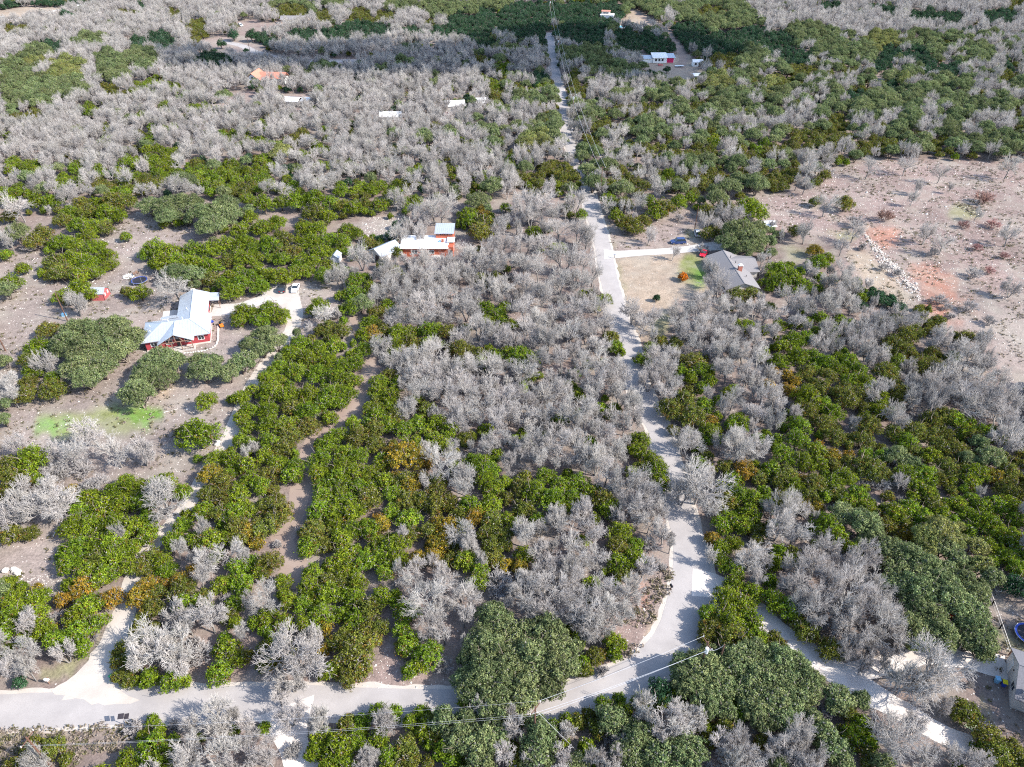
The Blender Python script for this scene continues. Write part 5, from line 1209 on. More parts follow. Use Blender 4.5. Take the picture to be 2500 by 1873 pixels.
p = (-352, 540, 0); t = thing("travel_trailer", "rounded white travel trailer at the mouth of the far drive", "trailer", p, 1.4); off(p, 5)
MB().loft([[(-1.2 * k, y, .6), (1.2 * k, y, .6), (1.2 * k, y, 2.2 + .3 * k), (.8 * k, y, 2.5 + .5 * k), (-.8 * k, y, 2.5 + .5 * k), (-1.2 * k, y, 2.2 + .3 * k)] for y, k in ((-3.6, .6), (-3, .95), (2.6, 1), (3.4, .8))]).build("body", M["white"], t); window(t, (1.2, .5, 1.9), (0, 1), 1.4, .7, frame="steel"); [MB().tube((x, y, .35), (x + .2, y, .35), .35, n=10).build("wheel", M["rubber"], t) for x in (-1.1, .9) for y in (-.5, .5)]
p = at(722, 56); t = thing("far_house", "long grey-roofed house among bare oaks at the top of the slope", "house", p, 0); off(p, 12); gable_walls(t, -9, 9, -3.5, 3.5, 2.8, 4.2, "tan", 'x'); gable_roof(t, -9, 9, -3.5, 3.5, 2.85, 4.5, "shingle", .5, 0, 'x'); [window(t, (x, -3.5, 1.5), (1, 0), 1.4, 1) for x in (-6, -2, 3)]; door(t, (.5, -3.5, .02), (1, 0), 1, 2, "wood")
car("parked_car", "white pickup-sized car by the dark trees near the far grey-roofed house", at(588, 64), .6, "car_white", True, 5.2, 2.0)

# white rail fence along the far lane
t = thing("rail_fence", "white rail fence along the far lane in front of the bare oaks", "fence"); pts = [at(a, b) for a, b in ((575, 172), (600, 149), (624, 146), (700, 150), (782, 155), (870, 158), (930, 160))]
q = MB()
for a, b in zip(pts, pts[1:]):
    for z in (.6, 1.2): q.tube((a[0], a[1], z), (b[0], b[1], z), .09, n=4)
q.build("rails", M["white"], t)
for a, b in zip(pts, pts[1:]):
    k = max(1, int(math.hypot(b[0] - a[0], b[1] - a[1]) / 3.2))
    for i in range(k): x, y = a[0] + (b[0] - a[0]) * i / k, a[1] + (b[1] - a[1]) * i / k; MB().box((x - .09, y - .09, 0), (x + .09, y + .09, 1.4)).build("post", M["white"], t)

# --- utility poles and lines
def pole(label, x, y, h, arm=None, lamp=False, group="wooden utility poles"):
    t = thing("utility_pole", label, "pole", (x, y, 0), 0, group)
    MB().tube((0, 0, -.2), (0, 0, h), .16, .11, 8).build("shaft", M["pole"], t)
    if arm is not None:
        c, s = math.cos(arm), math.sin(arm)
        a = MB().tube((-c * 1.2, -s * 1.2, h - .5), (c * 1.2, s * 1.2, h - .5), .07, n=4).build("crossarm", M["pole"], t)
        for k in (-1.1, 1.1): MB().tube((c * k, s * k, h - .45), (c * k, s * k, h - .18), .06).build("insulator", M["white"], a)
    if lamp: MB().tube((0, -.38, h - 2.2), (0, -.38, h - 1.1), .27, n=12).build("transformer", M["car_grey"], t)
    return t
def cable(label, a, b, sag=.6, r=.02):
    pts = [(a[0] + (b[0] - a[0]) * k / 16, a[1] + (b[1] - a[1]) * k / 16, a[2] + (b[2] - a[2]) * k / 16 - sag * 4 * (k / 16) * (1 - k / 16)) for k in range(17)]
    tag(MB().path(pts, r, 4).build("power_line", M["wire"]), label, "cable", "overhead power lines")
P1, P2, P3, P0 = (3.1, 48.5), (28.0, 58.1), (30.9, 58.9), (-62, 44.5)
pole("tall dark pole with crossarm at the near road edge among junipers", *P1, 9.0, .9)
pole("pole with a pale transformer can at the inside of the road junction", *P2, 9.0, 1.9, True)
pole("short leaning service pole right beside the transformer pole", *P3, 7.0)
pole("pole beyond the left edge that carries the roadside wires onward", *P0, 9.0, 1.4)
for k, z in ((-1, 8.8), (1, 8.8), (0, 6.6)):
    cable("bright overhead wire crossing the road bend to the transformer pole", (P1[0] + .5 * k, P1[1] + .9 * k, z), (P2[0] - .4 * k, P2[1] + 1.0 * k, z), .5)
    cable("thin overhead wire above roadside junipers left of the tall pole", (P1[0] + .5 * k, P1[1] + .9 * k, z), (P0[0] + .2 * k, P0[1] + 1.0 * k, z), .9, .008)
cable("slack service wire between the transformer pole and the short service pole", (P2[0], P2[1], 7.2), (P3[0], P3[1], 6.9), .9)
cable("guy wire from the tall pole down into the junipers", (P1[0], P1[1], 8.2), (P1[0] + 6.5, P1[1] - 2.2, 0), 0, .02)
p = at(183.5, 788); p = (G(183.5, 755)[0], G(183.5, 755)[1]); pole("brown pole behind the big live oak left of the red house", p[0] + 1.0, p[1] - 6.0, 8.5)
p = G(14, 857); pole("brown pole cut by the left frame edge above the yard oaks", p[0], p[1], 8)
pole("slim pole on the back lawn behind the pale off-roader", 58.7, 211.5, 8)
LINE = [(27.2, 240), (31.2, 240.8), (27.4, 328), (26.5, 439)]
q0 = None
for i, (x, y, h) in enumerate(((31.3, 240.6, 10), (27.4, 328, 10), (26.5, 439, 10), (27, 560, 10))):
    pole(("pole by the live oaks where the road meets the lawn wood", "pole on the right of the straight road in the green wood", "far pole in the cloud shadow in line with the straight road", "last pole on the skyline wood in line with the road")[i], x, y, h, 0.0, i > 0)
    if q0:
        for k in (-1.1, 1.1): cable("far overhead line following the straight road", (q0[0] + k, q0[1], 9.6), (x + k, y, 9.6), 1.2, .03)
    q0 = (x, y)
pole("dark pole on bare dirt beside the far lane", -151.5, 443, 10); pole("grey pole at the edge of the yellow-green oak wood on the far left", *[float(v) for v in G(397, 205)[:2]], 8)

# --- bottom right homestead
wdir, rdir = Vector((-.437, -.899, 0)), Vector((.899, -.437, 0))
c = Vector((74.0, 57.0, 0)); yaw = math.atan2(rdir.y, rdir.x)
t = thing("ranch_house", "beige gabled house with dark slate shingles cut by the right frame edge", "house", c, yaw)
for k in (0, 5, 10): off(c + rdir * k, 6)
gable_walls(t, 0, 15, -4.2, 4.2, 2.7, 4.5, "beige", 'x'); gable_roof(t, 0, 15, -4.2, 4.2, 2.75, 4.75, "shingle_dark", .35, 0, 'x')
MB().box((3.2, -7.2, 0), (15, -4.2, 2.7)).build("front_wing", M["beige"], t); MB().slab([(2.8, -7.6, 2.75), (15.3, -7.6, 2.75), (15.3, -4.1, 3.3), (2.8, -4.1, 3.3)], .14).build("wing_roof", M["shingle_dark"], t)
window(t, (0, -1.6, 1.6), (0, -1), 1.3, 1.1, frame="beige"); MB().box((-.12, .6, 2.2), (-.002, .8, 2.4)).build("wall_lamp", M["trim"], t); MB().box((-.05, 1.6, .1), (-.002, 4.0, 2.3)).build("garage_door", M["white"], t)
d_ = thing("satellite_dish", "white satellite dish on the near corner of the dark slate roof", "dish", c + rdir * .6 - Vector((-.437, -.899, 0)) * -3.4, yaw)
MB().tube((0, 0, 2.7), (0, 0, 3.6), .05).build("mast", M["white"], d_); MB().loft([[(-.1 + .25 * (k ** 2), k * .45 * math.cos(a * .52), 3.7 + k * .45 * math.sin(a * .52)) for a in range(12)] for k in (.1, .6, 1.0)]).build("reflector", M["white"], d_); MB().tube((0, 0, 3.4), (.7, 0, 3.5), .03).ball((.72, 0, 3.52), .09, .09, .09).build("feed_arm", M["white"], d_)
def bin_(label, p, rz, body, lid):
    t = thing("wheelie_bin", label, "bin", p, rz)
    MB().loft([[(-.26 * k, -.3 * k, z), (.26 * k, -.3 * k, z), (.26 * k, .3 * k, z), (-.26 * k, .3 * k, z)] for z, k in ((.06, .85), (1.0, 1.1))]).build("body", M[body], t)
    MB().box((-.33, -.38, 1.0), (.33, .38, 1.09)).build("lid", M[lid], t); [MB().tube((x - .04, .3, .12), (x + .04, .3, .12), .12, n=10).build("wheel", M["rubber"], t) for x in (-.22, .22)]
w0 = c + wdir * .9 - Vector((.899, -.437, 0)) * .75
bin_("deep blue wheelie bin with a bright yellow lid against the beige house wall", w0, yaw, "blue", "yellow")
bin_("light blue wheelie bin next to the yellow-lidded bin", w0 - rdir * .9 - wdir * .2, yaw + .2, "sky_blue", "sky_blue")
fp = [G(2360, 1352), G(2393, 1404), G(2420, 1478), G(2440, 1535), G(2462, 1600)]
t = thing("paddock_fence", "pale rail fence running down to the beige house past the oaks", "fence")
q = MB()
for a, b in zip(fp, fp[1:]): q.tube((a[0], a[1], 1.25), (b[0], b[1], 1.25), .06, n=4).tube((a[0], a[1], .65), (b[0], b[1], .65), .025, n=4)
q.build("rails", M["beige"], t)
for a, b in zip(fp, fp[1:]):
    k = max(1, int(np.linalg.norm(b - a) / 2.4))
    for i in range(k + 1): x, y = (a + (b - a) * i / (k + .0))[:2]; MB().box((x - .07, y - .07, 0), (x + .07, y + .07, 1.3)).build("post", M["pole"], t)
trampoline("trampoline", "open trampoline with a steel rim on the green beside the beige house", G(2509, 1556), 2.1, False); off(G(2509, 1556), 3)
t = thing("pipe_frame", "white pipe frame of two long loops lying by the paddock fence", "pipe frame"); z = .35
q = MB(); L_ = [G(a, b, z) for a, b in ((2391, 1392), (2404.6, 1437.5), (2418.8, 1439.4), (2406.5, 1403.5), (2408, 1400.5), (2413, 1400), (2417, 1403.5), (2431, 1443), (2446, 1444), (2423.5, 1394), (2418, 1391.5), (2409, 1391.5), (2405.5, 1394))]
q.path(L_, .05); [q.tube(p_, (p_[0], p_[1], 0), .05) for p_ in L_[::3]]; q.build("pipes", M["white"], t)
t = thing("garden_hose", "loose tangle of pale green hose on the ground by the white drive", "hose", at(2376, 1779)); q = MB(); r = random.Random(3)
q.path([((.9 + .5 * math.sin(k * 1.7)) * math.cos(k * .55) + .25 * k / 20, (.6 + .3 * math.cos(k * 1.3)) * math.sin(k * .55), .06 + .03 * (k % 5)) for k in range(60)], .035, 5); q.build("coil", M["hose"], t)
for (a, b), rz, lab, m in (((2330, 1505), .2, "red garden bench under the live oaks near the paddock fence", "car_red"), ((2342, 1554), 1.2, "bright red garden chair on pale gravel below the live oaks", "car_red")):
    t = thing("garden_bench" if rz < 1 else "garden_chair", lab, "bench" if rz < 1 else "chair", at(a, b), rz); off(at(a, b), .5); wd = .9 if rz < 1 else .4
    MB().box((-wd, -.25, .4), (wd, .25, .46)).build("seat", M[m], t); MB().box((-wd, .22, .5), (wd, .28, .95)).build("backrest", M[m], t); [MB().box((x - .04, y - .04, 0), (x + .04, y + .04, .4)).build("leg", M[m], t) for x in (-wd + .06, wd - .06) for y in (-.2, .2)]
t = thing("white_vehicle", "white tarp parked beneath the live oaks by the fence", "vehicle", at(2341, 1420), .5); MB().loft([[(-1.2 * k, -1.5 * k, z), (1.2 * k, -1.5 * k, z), (1.2 * k, 1.5 * k, z), (-1.2 * k, 1.5 * k, z)] for z, k in ((0, 1.05), (1.5, 1.0), (1.8, .75))]).build("cover", M["white"], t)  # plain white block standing in for a white vehicle under the oaks

# --- by the near road
bin_("green wheelie bin at the mouth of the left gravel drive", at(277, 1660), .9, "green", "green")
def mailbox(label, p, rz, m, post="wood"):
    t = thing("mailbox", label, "mailbox", p, rz)
    MB().box((-.06, -.06, 0), (.06, .06, 1.05)).build("post", M[post], t)
    q = MB(); q.loft([[(.18 * math.cos(a), y, 1.22 + .2 * math.sin(a)) if 0 <= a <= 3.15 else (0, y, 0) for a in [i * math.pi / 8 for i in range(9)]] + [(-.18, y, 1.05), (.18, y, 1.05)] for y in (-.32, .32)]); q.build("box", M[m], t)
    MB().box((.185, -.2, 1.2), (.2, -.15, 1.45)).build("flag", M["car_red"], t)
mailbox("black mailbox on a post at the inside edge of the road bend", at(1637, 1441), .3, "black", "pole"); mailbox("pale mailbox on the grass verge left of the left gravel drive", at(121, 1670), 1.4, "white"); mailbox("dark mailbox under the junipers by the straight near road", at(563, 1661), 1.6, "black")
mailbox("small mailbox where the pale lawn driveway leaves the road", at(1500, 630), 1.2, "car_grey")
t = thing("twin_panels", "two dark square panels on a leaning post beside the near road", "sign", at(325, 1778), 0)
MB().tube((0, 0, 0), (-.55, .25, 2.6), .05).build("post", M["steel"], t)
for x, s in ((-.95, .9), (-.15, .7)): MB().prism([(x - s / 2, .0, 2.45), (x + s / 2, .0, 2.65), (x + s / 2, .6, 3.05), (x - s / 2, .6, 2.85)], [(x - s / 2, -.03, 2.5), (x + s / 2, -.03, 2.7), (x + s / 2, .57, 3.1), (x - s / 2, .57, 2.9)]).build("panel", M["trim"], t)
def boulder(label, p, s, n, group):
    for k in range(n):
        o = MB().ball((0, 0, s * .3), s * random.uniform(.6, 1), s * random.uniform(.5, .9), s * random.uniform(.4, .7), 8, 5, .18).build("boulder", M["stone"]); o.location = (p[0] + random.uniform(-1, 1) * n * .28, p[1] + random.uniform(-1, 1) * .5, 0); o.rotation_euler = (0, 0, random.uniform(0, 6)); tag(o, label, "boulder", group)
boulder("pale limestone boulder in the heap at the left frame edge", at(33, 1397), .8, 6, "limestone boulders at the left edge"); boulder("pale limestone boulder edging the left gravel drive below the round juniper", at(523, 1083), .6, 3, "boulders by the gravel drive")
t = thing("rubble_wall", "long tumbled wall of white limestone rubble across the rough field", "wall"); q = MB(); r = random.Random(5)
wl = [G(a, b) for a, b in ((2106, 571), (2130, 600), (2160, 632), (2190, 662), (2215, 690), (2240, 712))]
for a, b in zip(wl, wl[1:]):
    for k in range(34):
        f_ = r.random(); x, y = a[0] + (b[0] - a[0]) * f_ + r.gauss(0, .55), a[1] + (b[1] - a[1]) * f_ + r.gauss(0, .8); s = r.uniform(.15, .42); q.ball((x, y, s * .4), s, s * .8, s * .6, 6, 4, .2)
q.build("rubble", M["gravel"], t)
# dead branches and logs on the ground
def log(label, a, b, r_):
    p, q_ = G(*a), G(*b); tag(MB().tube((p[0], p[1], r_), (q_[0], q_[1], r_ * .8), r_, r_ * .6, 7).build("fallen_log", M["stone"]), label, "log", "fallen dead branches")
log("bleached fallen trunk below the leaning dead oak on the left slope", (130, 1312), (155, 1268), .14); log("long bleached branch on bare dirt left of the red shed", (85, 687), (100, 675), .12); log("pale dead branch lying near the fire pit juniper", (225, 690), (262, 662), .1); log("pale plank lying on the yard left of the lone juniper", (400, 1008), (432, 1000), .1)
# ------------------------------------------------------------------ plants into the scene
def special(k, tile, x, y, rp):
    (sx, sy), = T(tile, [(x, y)]); d = (H - 2) / (SP + (sy - 936.5) / F * CP); R = rp * .4925 * d / F
    p = G(sx, sy, height_for(k, R) * CENTRE[FAM[k]]); TREES.append([k, p[0], p[1], R, sx, sy, rp * .4925 * 3, True])
special('f', C3, 850, 415, 27); special('d', C3, 717, 523, 19)
_survey = len(TREES)
fill()
KIND = {'j': 'juniper_tree', 'm': 'juniper_tree', 'r': 'juniper_tree', 'd': 'juniper_tree', 'f': 'maple_tree', 'o': 'live_oak_tree', 'y': 'live_oak_tree',
        'b': 'bare_oak_tree', 'w': 'bare_oak_tree', 's': 'grey_shrub', 'p': 'red_shrub'}
LOOK = {'j': 'bright green juniper', 'm': 'olive green juniper', 'r': 'rust-tinged juniper', 'd': 'dark green juniper', 'o': 'grey-green live oak', 'y': 'yellow-green live oak',
        'b': 'leafless grey oak', 'w': 'pale dead-looking oak', 's': 'leafless grey shrub', 'p': 'reddish leafless shrub', 'f': 'small orange autumn maple'}
GROUP = {'juniper_tree': 'junipers of the wood and yards', 'live_oak_tree': 'evergreen live oaks', 'bare_oak_tree': 'leafless oaks of the wood', 'grey_shrub': 'bare grey shrubs', 'red_shrub': 'red twig shrubs of the field', 'maple_tree': None}
MARKS = [("the red porch house", 430, 800), ("the small red shed", 245, 715), ("the netted trampoline", 342, 686), ("the white fire pit", 314, 676), ("the dark hatchback", 690, 709), ("the white sedan", 722, 707),
    ("the tiny grey shed", 822, 632), ("the pale blue barn roof", 935, 605), ("the white flat roofs", 1035, 590), ("the tall grey-roofed block", 1085, 560), ("the navy car", 1655, 592), ("the pale off-roader", 1702, 571),
    ("the grey shingle house", 1770, 655), ("the orange maple", 1669, 672), ("the brick patio", 1773, 716), ("the white rubble wall", 2165, 640), ("the red-walled shed", 1868, 560), ("the bright green lawn patch", 587, 1015),
    ("the pale green lawn patch", 133, 1036), ("the limestone boulder heap", 30, 1396), ("the green bin", 276, 1657), ("the pale mailbox", 122, 1668), ("the twin dark panels", 308, 1765), ("the dark roadside mailbox", 563, 1660),
    ("the side entry", 690, 1760), ("the tall roadside pole", 1307, 1750), ("the transformer pole", 1724, 1590), ("the black bend mailbox", 1638, 1435), ("the road junction", 1700, 1470), ("the pale hose", 2375, 1778),
    ("the yellow-lidded bin", 2452, 1668), ("the red bench", 2330, 1505), ("the white pipe frame", 2420, 1420), ("the paddock fence", 2395, 1410), ("the white drive", 2090, 1670), ("the big bare drive oak", 2270, 1640),
    ("the dirt track bend", 690, 1300), ("the brown brush heap", 679, 1325), ("the dirt track middle", 750, 1130), ("the dirt track top", 860, 990), ("the gravel drive mouth", 300, 1500), ("the gravel drive strip", 460, 1231),
    ("the gravel drive curve", 552, 1079), ("the gravel drive top", 715, 790), ("the fire ring", 1103, 717), ("the lawn driveway mouth", 1480, 620), ("the white-barked road trio", 1560, 785), ("the straight road middle", 1500, 860),
    ("the straight road bend", 1577, 995), ("the shaded road stretch", 1630, 1110), ("the road narrows", 1665, 1260), ("the mailbox verge", 1600, 1500), ("the big roadside live oak", 1230, 1600), ("the bare clay opening", 920, 1660),
    ("the rough red field", 2300, 700), ("the field edge", 2100, 850), ("the pink clearing", 2150, 1215), ("the shady path", 2340, 1260), ("the middle grey wood", 1200, 1020), ("the green wood heart", 900, 1200), ("the right-hand wood heart", 2000, 1130),
    ("the yard oaks", 230, 850), ("the yard neck", 290, 560), ("the upper yard oaks", 480, 520), ("the left slope", 120, 1250), ("the far white house", 1107, 250), ("the terracotta roof", 625, 185), ("the open-fronted shed", 720, 245),
    ("the crimson barn", 1620, 145), ("the white far shed", 1703, 150), ("the swimming pool", 1532, 64), ("the far green glade", 2150, 200), ("the field's back edge", 2200, 390), ("the yellow-green oak wood", 160, 170), ("the far lane", 750, 150), ("the far drive", 90, 45),
    ("the middle rust juniper", 990, 1103), ("the upper bare wood", 1150, 830), ("the left frame edge", 10, 1050), ("the lower left corner", 20, 1860), ("the lower right corner", 2480, 1860), ("the bottom edge's centre", 1250, 1860), ("the right frame edge", 2490, 1150)]
ORD = [None, "second", "third", "fourth", "fifth", "sixth", "seventh", "eighth", "ninth", "tenth", "eleventh", "twelfth", "thirteenth", "fourteenth", "fifteenth", "sixteenth", "seventeenth", "eighteenth", "nineteenth", "twentieth"]
def describe(sel):
    MW = np.array([G(a, b)[:2] for _, a, b in MARKS]); MP = np.array([(a, b) for _, a, b in MARKS])
    buckets = {}
    for i in sel:
        k, x, y, R, sx, sy, rp, sv = TREES[i]
        if k == 'f': buckets[i] = None; continue
        j = int(np.argmin(np.hypot(MW[:, 0] - x, (MW[:, 1] - y))))
        dx, dy = sx - MP[j, 0], (sy - MP[j, 1]) * 1.25
        a, b = abs(dx), abs(dy)
        rel = ("left of" if dx < 0 else "right of") if a > 1.9 * b else (("beyond" if dy < 0 else "in front of") if b > 1.9 * a else ("beyond and " if dy < 0 else "in front and ") + ("left of" if dx < 0 else "right of"))
        lo, hi = {'evergreen': (1.7, 2.7), 'oak': (2.3, 3.6), 'bare': (2.0, 3.1), 'shrub': (.9, 1.5)}[FAM[k]]
        size = "small " if R < lo else ("broad " if R > hi else "")
        buckets.setdefault((size + LOOK[k], rel, j), []).append((math.hypot(MW[j, 0] - x, MW[j, 1] - y), i))
    out = {}
    for key, v in buckets.items():
        if v is None: out[key] = "small orange autumn maple on the green front lawn of the grey shingle house"; continue
        look, rel, j = key
        for n_, (d, i) in enumerate(sorted(v)):
            o = ORD[n_] if n_ < len(ORD) else "outlying"
            out[i] = f"{look} {rel} {MARKS[j][0]}" if n_ == 0 else f"{look}, {o} one {rel} {MARKS[j][0]}"
            if len(out[i].split()) < 5: out[i] = "single " + out[i]
    return out
def place():
    order = sorted(range(len(TREES)), key=lambda i: -TREES[i][6] * (1 if TREES[i][7] else .42))
    n_of, sel, rest = {}, [], []
    LIM = {'juniper_tree': 300, 'live_oak_tree': 300, 'bare_oak_tree': 300, 'grey_shrub': 120, 'red_shrub': 40, 'maple_tree': 5}
    for i in order:
        k, x, y, R, sx, sy, rp, sv = TREES[i]
        nm = KIND[k]
        vis = -rp * .5 < sx < 2500 + rp * .5 and -rp * .3 < sy < 1873 + rp * .5
        if vis and n_of.get(nm, 0) < LIM[nm] and (sv or rp > 22):
            n_of[nm] = n_of.get(nm, 0) + 1; sel.append(i)
        else: rest.append(i)
    labels = describe(sel)
    r = np.random.default_rng(99)
    proto = {}
    def pick(k, R):
        cl = CLASS[FAM[k]]
        ci = int(np.argmin([abs(math.log(R / c_)) for c_ in cl]))
        lst = MODELS[k, ci]; v = int(r.integers(len(lst)))
        return ci, v, lst[v]
    for i in sel:
        k, x, y, R, sx, sy, rp, sv = TREES[i]
        ci, v, (tm, cm, wm, R0, h0) = pick(k, R)
        s = R / R0; sz = height_for(k, R) / h0 * r.uniform(.9, 1.12)
        small = rp < 26
        key = (k, ci, v, small)
        if key not in proto:                                     # the first of each model; later ones are copies of it and of its parts
            if small: o = link(KIND[k], wm)
            else:
                o = bpy.data.objects.new(KIND[k], None); COL.objects.link(o); o.empty_display_size = .3
                link("trunk", tm, o); link("crown", cm, o)
            proto[key] = o
        else: o = copy_tree(proto[key])
        o.location = (x, y, 0); o.rotation_euler = (0, 0, r.uniform(0, 2 * math.pi))
        o.scale = (s * r.uniform(.92, 1.1), s * r.uniform(.92, 1.1), sz)
        tag(o, labels[i], {'juniper_tree': 'juniper', 'live_oak_tree': 'live oak', 'bare_oak_tree': 'bare oak', 'grey_shrub': 'shrub', 'red_shrub': 'shrub', 'maple_tree': 'maple'}[KIND[k]], GROUP[KIND[k]])
    print("plants", len(TREES), "surveyed", _survey, "objects", n_of, "in woodland", len(rest))
    # the rest of each kind: one object of woodland
    for nm, wood in (('juniper_tree', 'juniper_woodland'), ('live_oak_tree', 'live_oak_woodland'), ('bare_oak_tree', 'bare_oak_woodland'), ('grey_shrub', 'shrub_undergrowth')):
        ids = [i for i in rest if KIND[TREES[i][0]] == nm]
        if not ids: continue
        coll = bpy.data.collections.new(wood + "_models")
        index, n = {}, 0
        for (k, ci), lst in sorted(MODELS.items()):
            if KIND[k] != nm: continue
            for v, mdl in enumerate(lst):
                o = bpy.data.objects.new(f"{wood}_model_{n:03d}", mdl[2]); coll.objects.link(o); index[k, ci, v] = n; n += 1
        pts, idx, sc, rot = [], [], [], []
        for i in ids:
            k, x, y, R = TREES[i][:4]
            ci, v, (tm, cm, wm, R0, h0) = pick(k, R)
            pts.append((x, y, 0)); idx.append(index[k, ci, v]); s = R / R0
            sc.append((s * r.uniform(.9, 1.12), s * r.uniform(.9, 1.12), height_for(k, R) / h0 * r.uniform(.88, 1.14))); rot.append((0, 0, r.uniform(0, 6.28)))
        me = bpy.data.meshes.new(wood); me.from_pydata(pts, [], [])
        for nm_, ty, data, fld in (("pick", 'INT', idx, "value"), ("size", 'FLOAT_VECTOR', sc, "vector"), ("turn", 'FLOAT_VECTOR', rot, "vector")):
            a = me.attributes.new(nm_, ty, 'POINT'); a.data.foreach_set(fld, np.array(data, np.int32 if ty == 'INT' else np.float32).ravel())
        o = link(wood, me); tag(o, kind="stuff")
        ng = bpy.data.node_groups.new(wood, 'GeometryNodeTree')
        ng.interface.new_socket("Geometry", in_out='INPUT', socket_type='NodeSocketGeometry'); ng.interface.new_socket("Geometry", in_out='OUTPUT', socket_type='NodeSocketGeometry')
        N, L = ng.nodes, ng.links
        gi, go = N.new("NodeGroupInput"), N.new("NodeGroupOutput")
        ip = N.new("GeometryNodeInstanceOnPoints"); ci_ = N.new("GeometryNodeCollectionInfo")
        ci_.inputs["Collection"].default_value = coll; ci_.inputs["Separate Children"].default_value = True; ci_.inputs["Reset Children"].default_value = True
        def attr(nm_, ty):
            a = N.new("GeometryNodeInputNamedAttribute"); a.data_type = ty; a.inputs["Name"].default_value = nm_; return a.outputs["Attribute"]
        L.new(gi.outputs[0], ip.inputs["Points"]); L.new(ci_.outputs[0], ip.inputs["Instance"]); ip.inputs["Pick Instance"].default_value = True
        L.new(attr("pick", 'INT'), ip.inputs["Instance Index"]); L.new(attr("size", 'FLOAT_VECTOR'), ip.inputs["Scale"]); L.new(attr("turn", 'FLOAT_VECTOR'), ip.inputs["Rotation"])
        L.new(ip.outputs[0], go.inputs[0])
        md = o.modifiers.new("scatter", 'NODES'); md.node_group = ng
place()

# ------------------------------------------------------------------ loose stones and dry tufts on the open ground
def scatter_polys(polys, n, r):
    out = []
    for poly, k in polys:
        W = np.array([G(*p)[:2] for p in poly]); lo, hi = W.min(0), W.max(0); c = 0
        while c < k:
            p = lo + (hi - lo) * r.random((400, 2)); a, b = PX(p[:, 0], p[:, 1]); m = inside(a, b, poly); p = p[m][:k - c]; out.append(p); c += len(p)
            if not m.any(): break
    p = np.concatenate(out); return p[lane_gap(p[:, 0], p[:, 1]) > .1]
def stones():
    r = np.random.default_rng(5)
    p = scatter_polys([(FIELD, 2600), (YARD, 1500), (VERGE, 120), (BAREFOOT, 120), (LAWN_BACK, 60), (T(C4, [(470, 190), (740, 460), (760, 560), (560, 380)]), 700), (T(C2, [(530, 130), (720, 110), (760, 160), (640, 235), (520, 235)]), 250), (RIGHT_YARD, 300),
                       (T(A1, [(100, 0), (560, 0), (430, 200), (110, 90)]), 200), (T(A3, [(380, 990), (640, 905), (840, 850), (840, 870), (640, 960), (400, 1010)]), 200)], 0, r)
    n = len(p); s = r.uniform(.03, .13, n) * np.where(r.random(n) < .05, 1.9, 1) * np.clip(p[:, 1] / 130, .7, 1.4)
    base = np.array([(-1, -1, 0), (1, -1, 0), (1, 1, 0), (-1, 1, 0), (-.6, -.6, .8), (.6, -.6, .8), (.6, .6, .8), (-.6, .6, .8)], float)
    a = r.uniform(0, 6.28, n); ca, sa = np.cos(a), np.sin(a)
    v = base[None] * s[:, None, None] * r.uniform(.55, 1.3, (n, 8, 3))
    v = np.stack([v[..., 0] * ca[:, None] - v[..., 1] * sa[:, None] + p[:, :1], v[..., 0] * sa[:, None] + v[..., 1] * ca[:, None] + p[:, 1:], v[..., 2]], -1).reshape(-1, 3)
    q = np.array([(4, 5, 6, 7), (0, 1, 5, 4), (1, 2, 6, 5), (2, 3, 7, 6), (3, 0, 4, 7)])
    f = (np.arange(n)[:, None, None] * 8 + q[None]).reshape(-1, 4)
    tag(link("stones", mesh_of("stones", v, f, M["stone"])), kind="stuff")
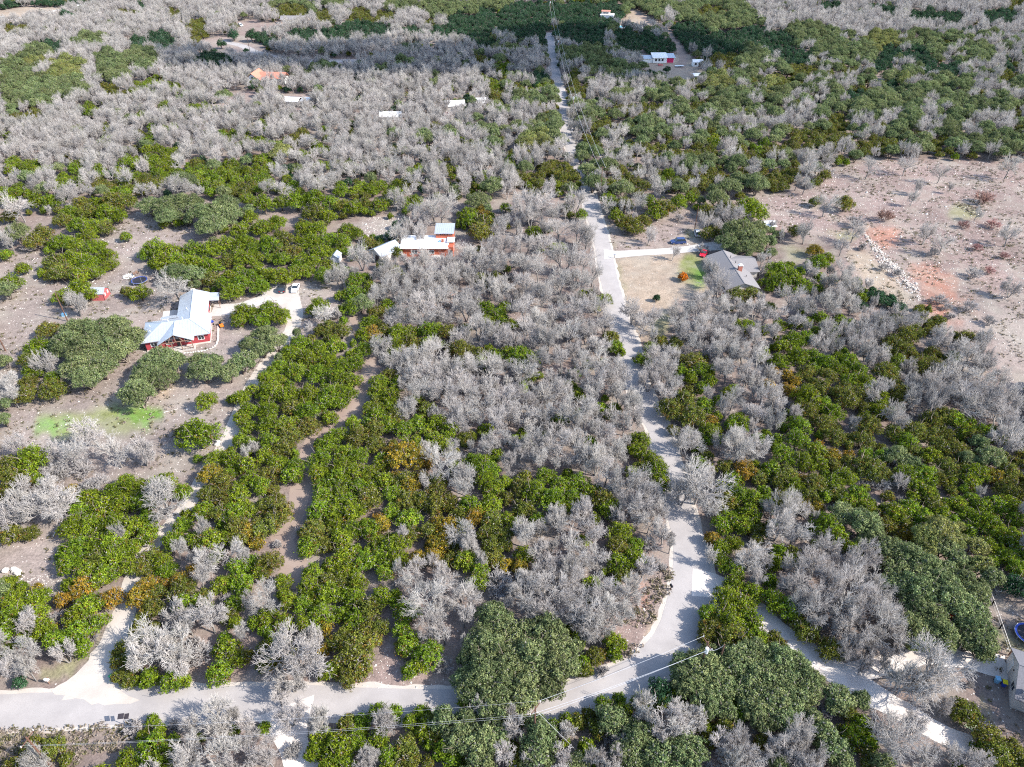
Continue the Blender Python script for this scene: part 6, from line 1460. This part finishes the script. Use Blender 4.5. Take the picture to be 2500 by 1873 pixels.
def tufts():
    r = np.random.default_rng(6)
    p = scatter_polys([(FIELD, 5200), (YARD, 2600), (SOUTH_VERGE, 700), (LAWN_BACK, 200), (RIGHT_YARD, 300), (VERGE, 500), (T(C4, [(880, 60), (1060, 60), (1060, 150), (880, 150)]), 260)], 0, r)
    keep = noise2(p[:, 0] / 5, p[:, 1] / 5, 51) > .42; p = p[keep]; n = len(p); m = 9
    c = np.repeat(np.column_stack([p, np.zeros(n)]), m, 0); s = np.repeat(r.uniform(.10, .30, n), m)
    c[:, :2] += r.normal(size=(n * m, 2)) * s[:, None] * .9; c[:, 2] = s * r.uniform(.3, 1.2, n * m)
    nr = unit(r.normal(size=(n * m, 3)) + np.array((0, 0, .5)))
    kind = np.repeat(r.random(n), m)[:, None]
    col = np.where(kind < .35, np.array((.15, .145, .07)), np.where(kind < .7, np.array((.27, .235, .17)), np.array((.34, .29, .24)))) * r.uniform(.7, 1.25, (n * m, 1))
    v, f, cc = leaves(c, nr, s * .8, .5, col, r)
    tag(link("dry_grass", mesh_of("dry_grass", v, f, LEAF, cc)), kind="stuff")
def cloud():
    """A low cumulus out of the frame towards the sun; its shade lies on the far wood."""
    r = np.random.default_rng(8); q = MB(); Hc = 620.0
    ico = None; V, Fs, n = [], [], 0
    k = 0
    while k < 1500:
        x, y = r.uniform(-230, 130), r.uniform(350, 560)
        d1 = math.hypot((x - 45) / 95, (y - 452) / 72); d2 = math.hypot((x + 95) / 110, (y - 425) / 42)
        dens = max(1 - d1 ** 2, .62 * (1 - d2 ** 2))
        dens += .5 * (noise2(np.array([x / 40]), np.array([y / 40]), 61)[0] - .5)
        if r.random() > dens * 1.2: continue
        k += 1
        z = Hc + abs(r.normal()) * 26 * max(.2, dens); s = r.uniform(3.0, 7.5) * (.7 + .7 * max(0, dens))
        c = np.array((x, y, 0)) + np.array(SUN) / SUN[2] * z
        th = np.linspace(0, math.pi, 6)[1:-1]; ph = np.arange(8) * math.pi / 4
        ring = np.array([(math.sin(t) * math.cos(p), math.sin(t) * math.sin(p), -math.cos(t) * .8) for t in th for p in ph]) * s * r.uniform(.85, 1.15, (32, 1)) + c
        pts = np.vstack([ring, c - (0, 0, s * .8), c + (0, 0, s * .8)]); V.append(pts)
        for j in range(3): Fs += [(n + j * 8 + i, n + j * 8 + (i + 1) % 8, n + (j + 1) * 8 + (i + 1) % 8, n + (j + 1) * 8 + i) for i in range(8)]
        Fs += [(n + 32, n + (i + 1) % 8, n + i) for i in range(8)] + [(n + 33, n + 24 + i, n + 24 + (i + 1) % 8) for i in range(8)]
        n += 34
    tag(link("cloud", mesh_of("cloud", np.concatenate(V), Fs, mat("cloud_vapour", (.8, .8, .82), 1.0, .03, .02, spec=0), smooth=True)), kind="structure")
stones(); tufts(); cloud()
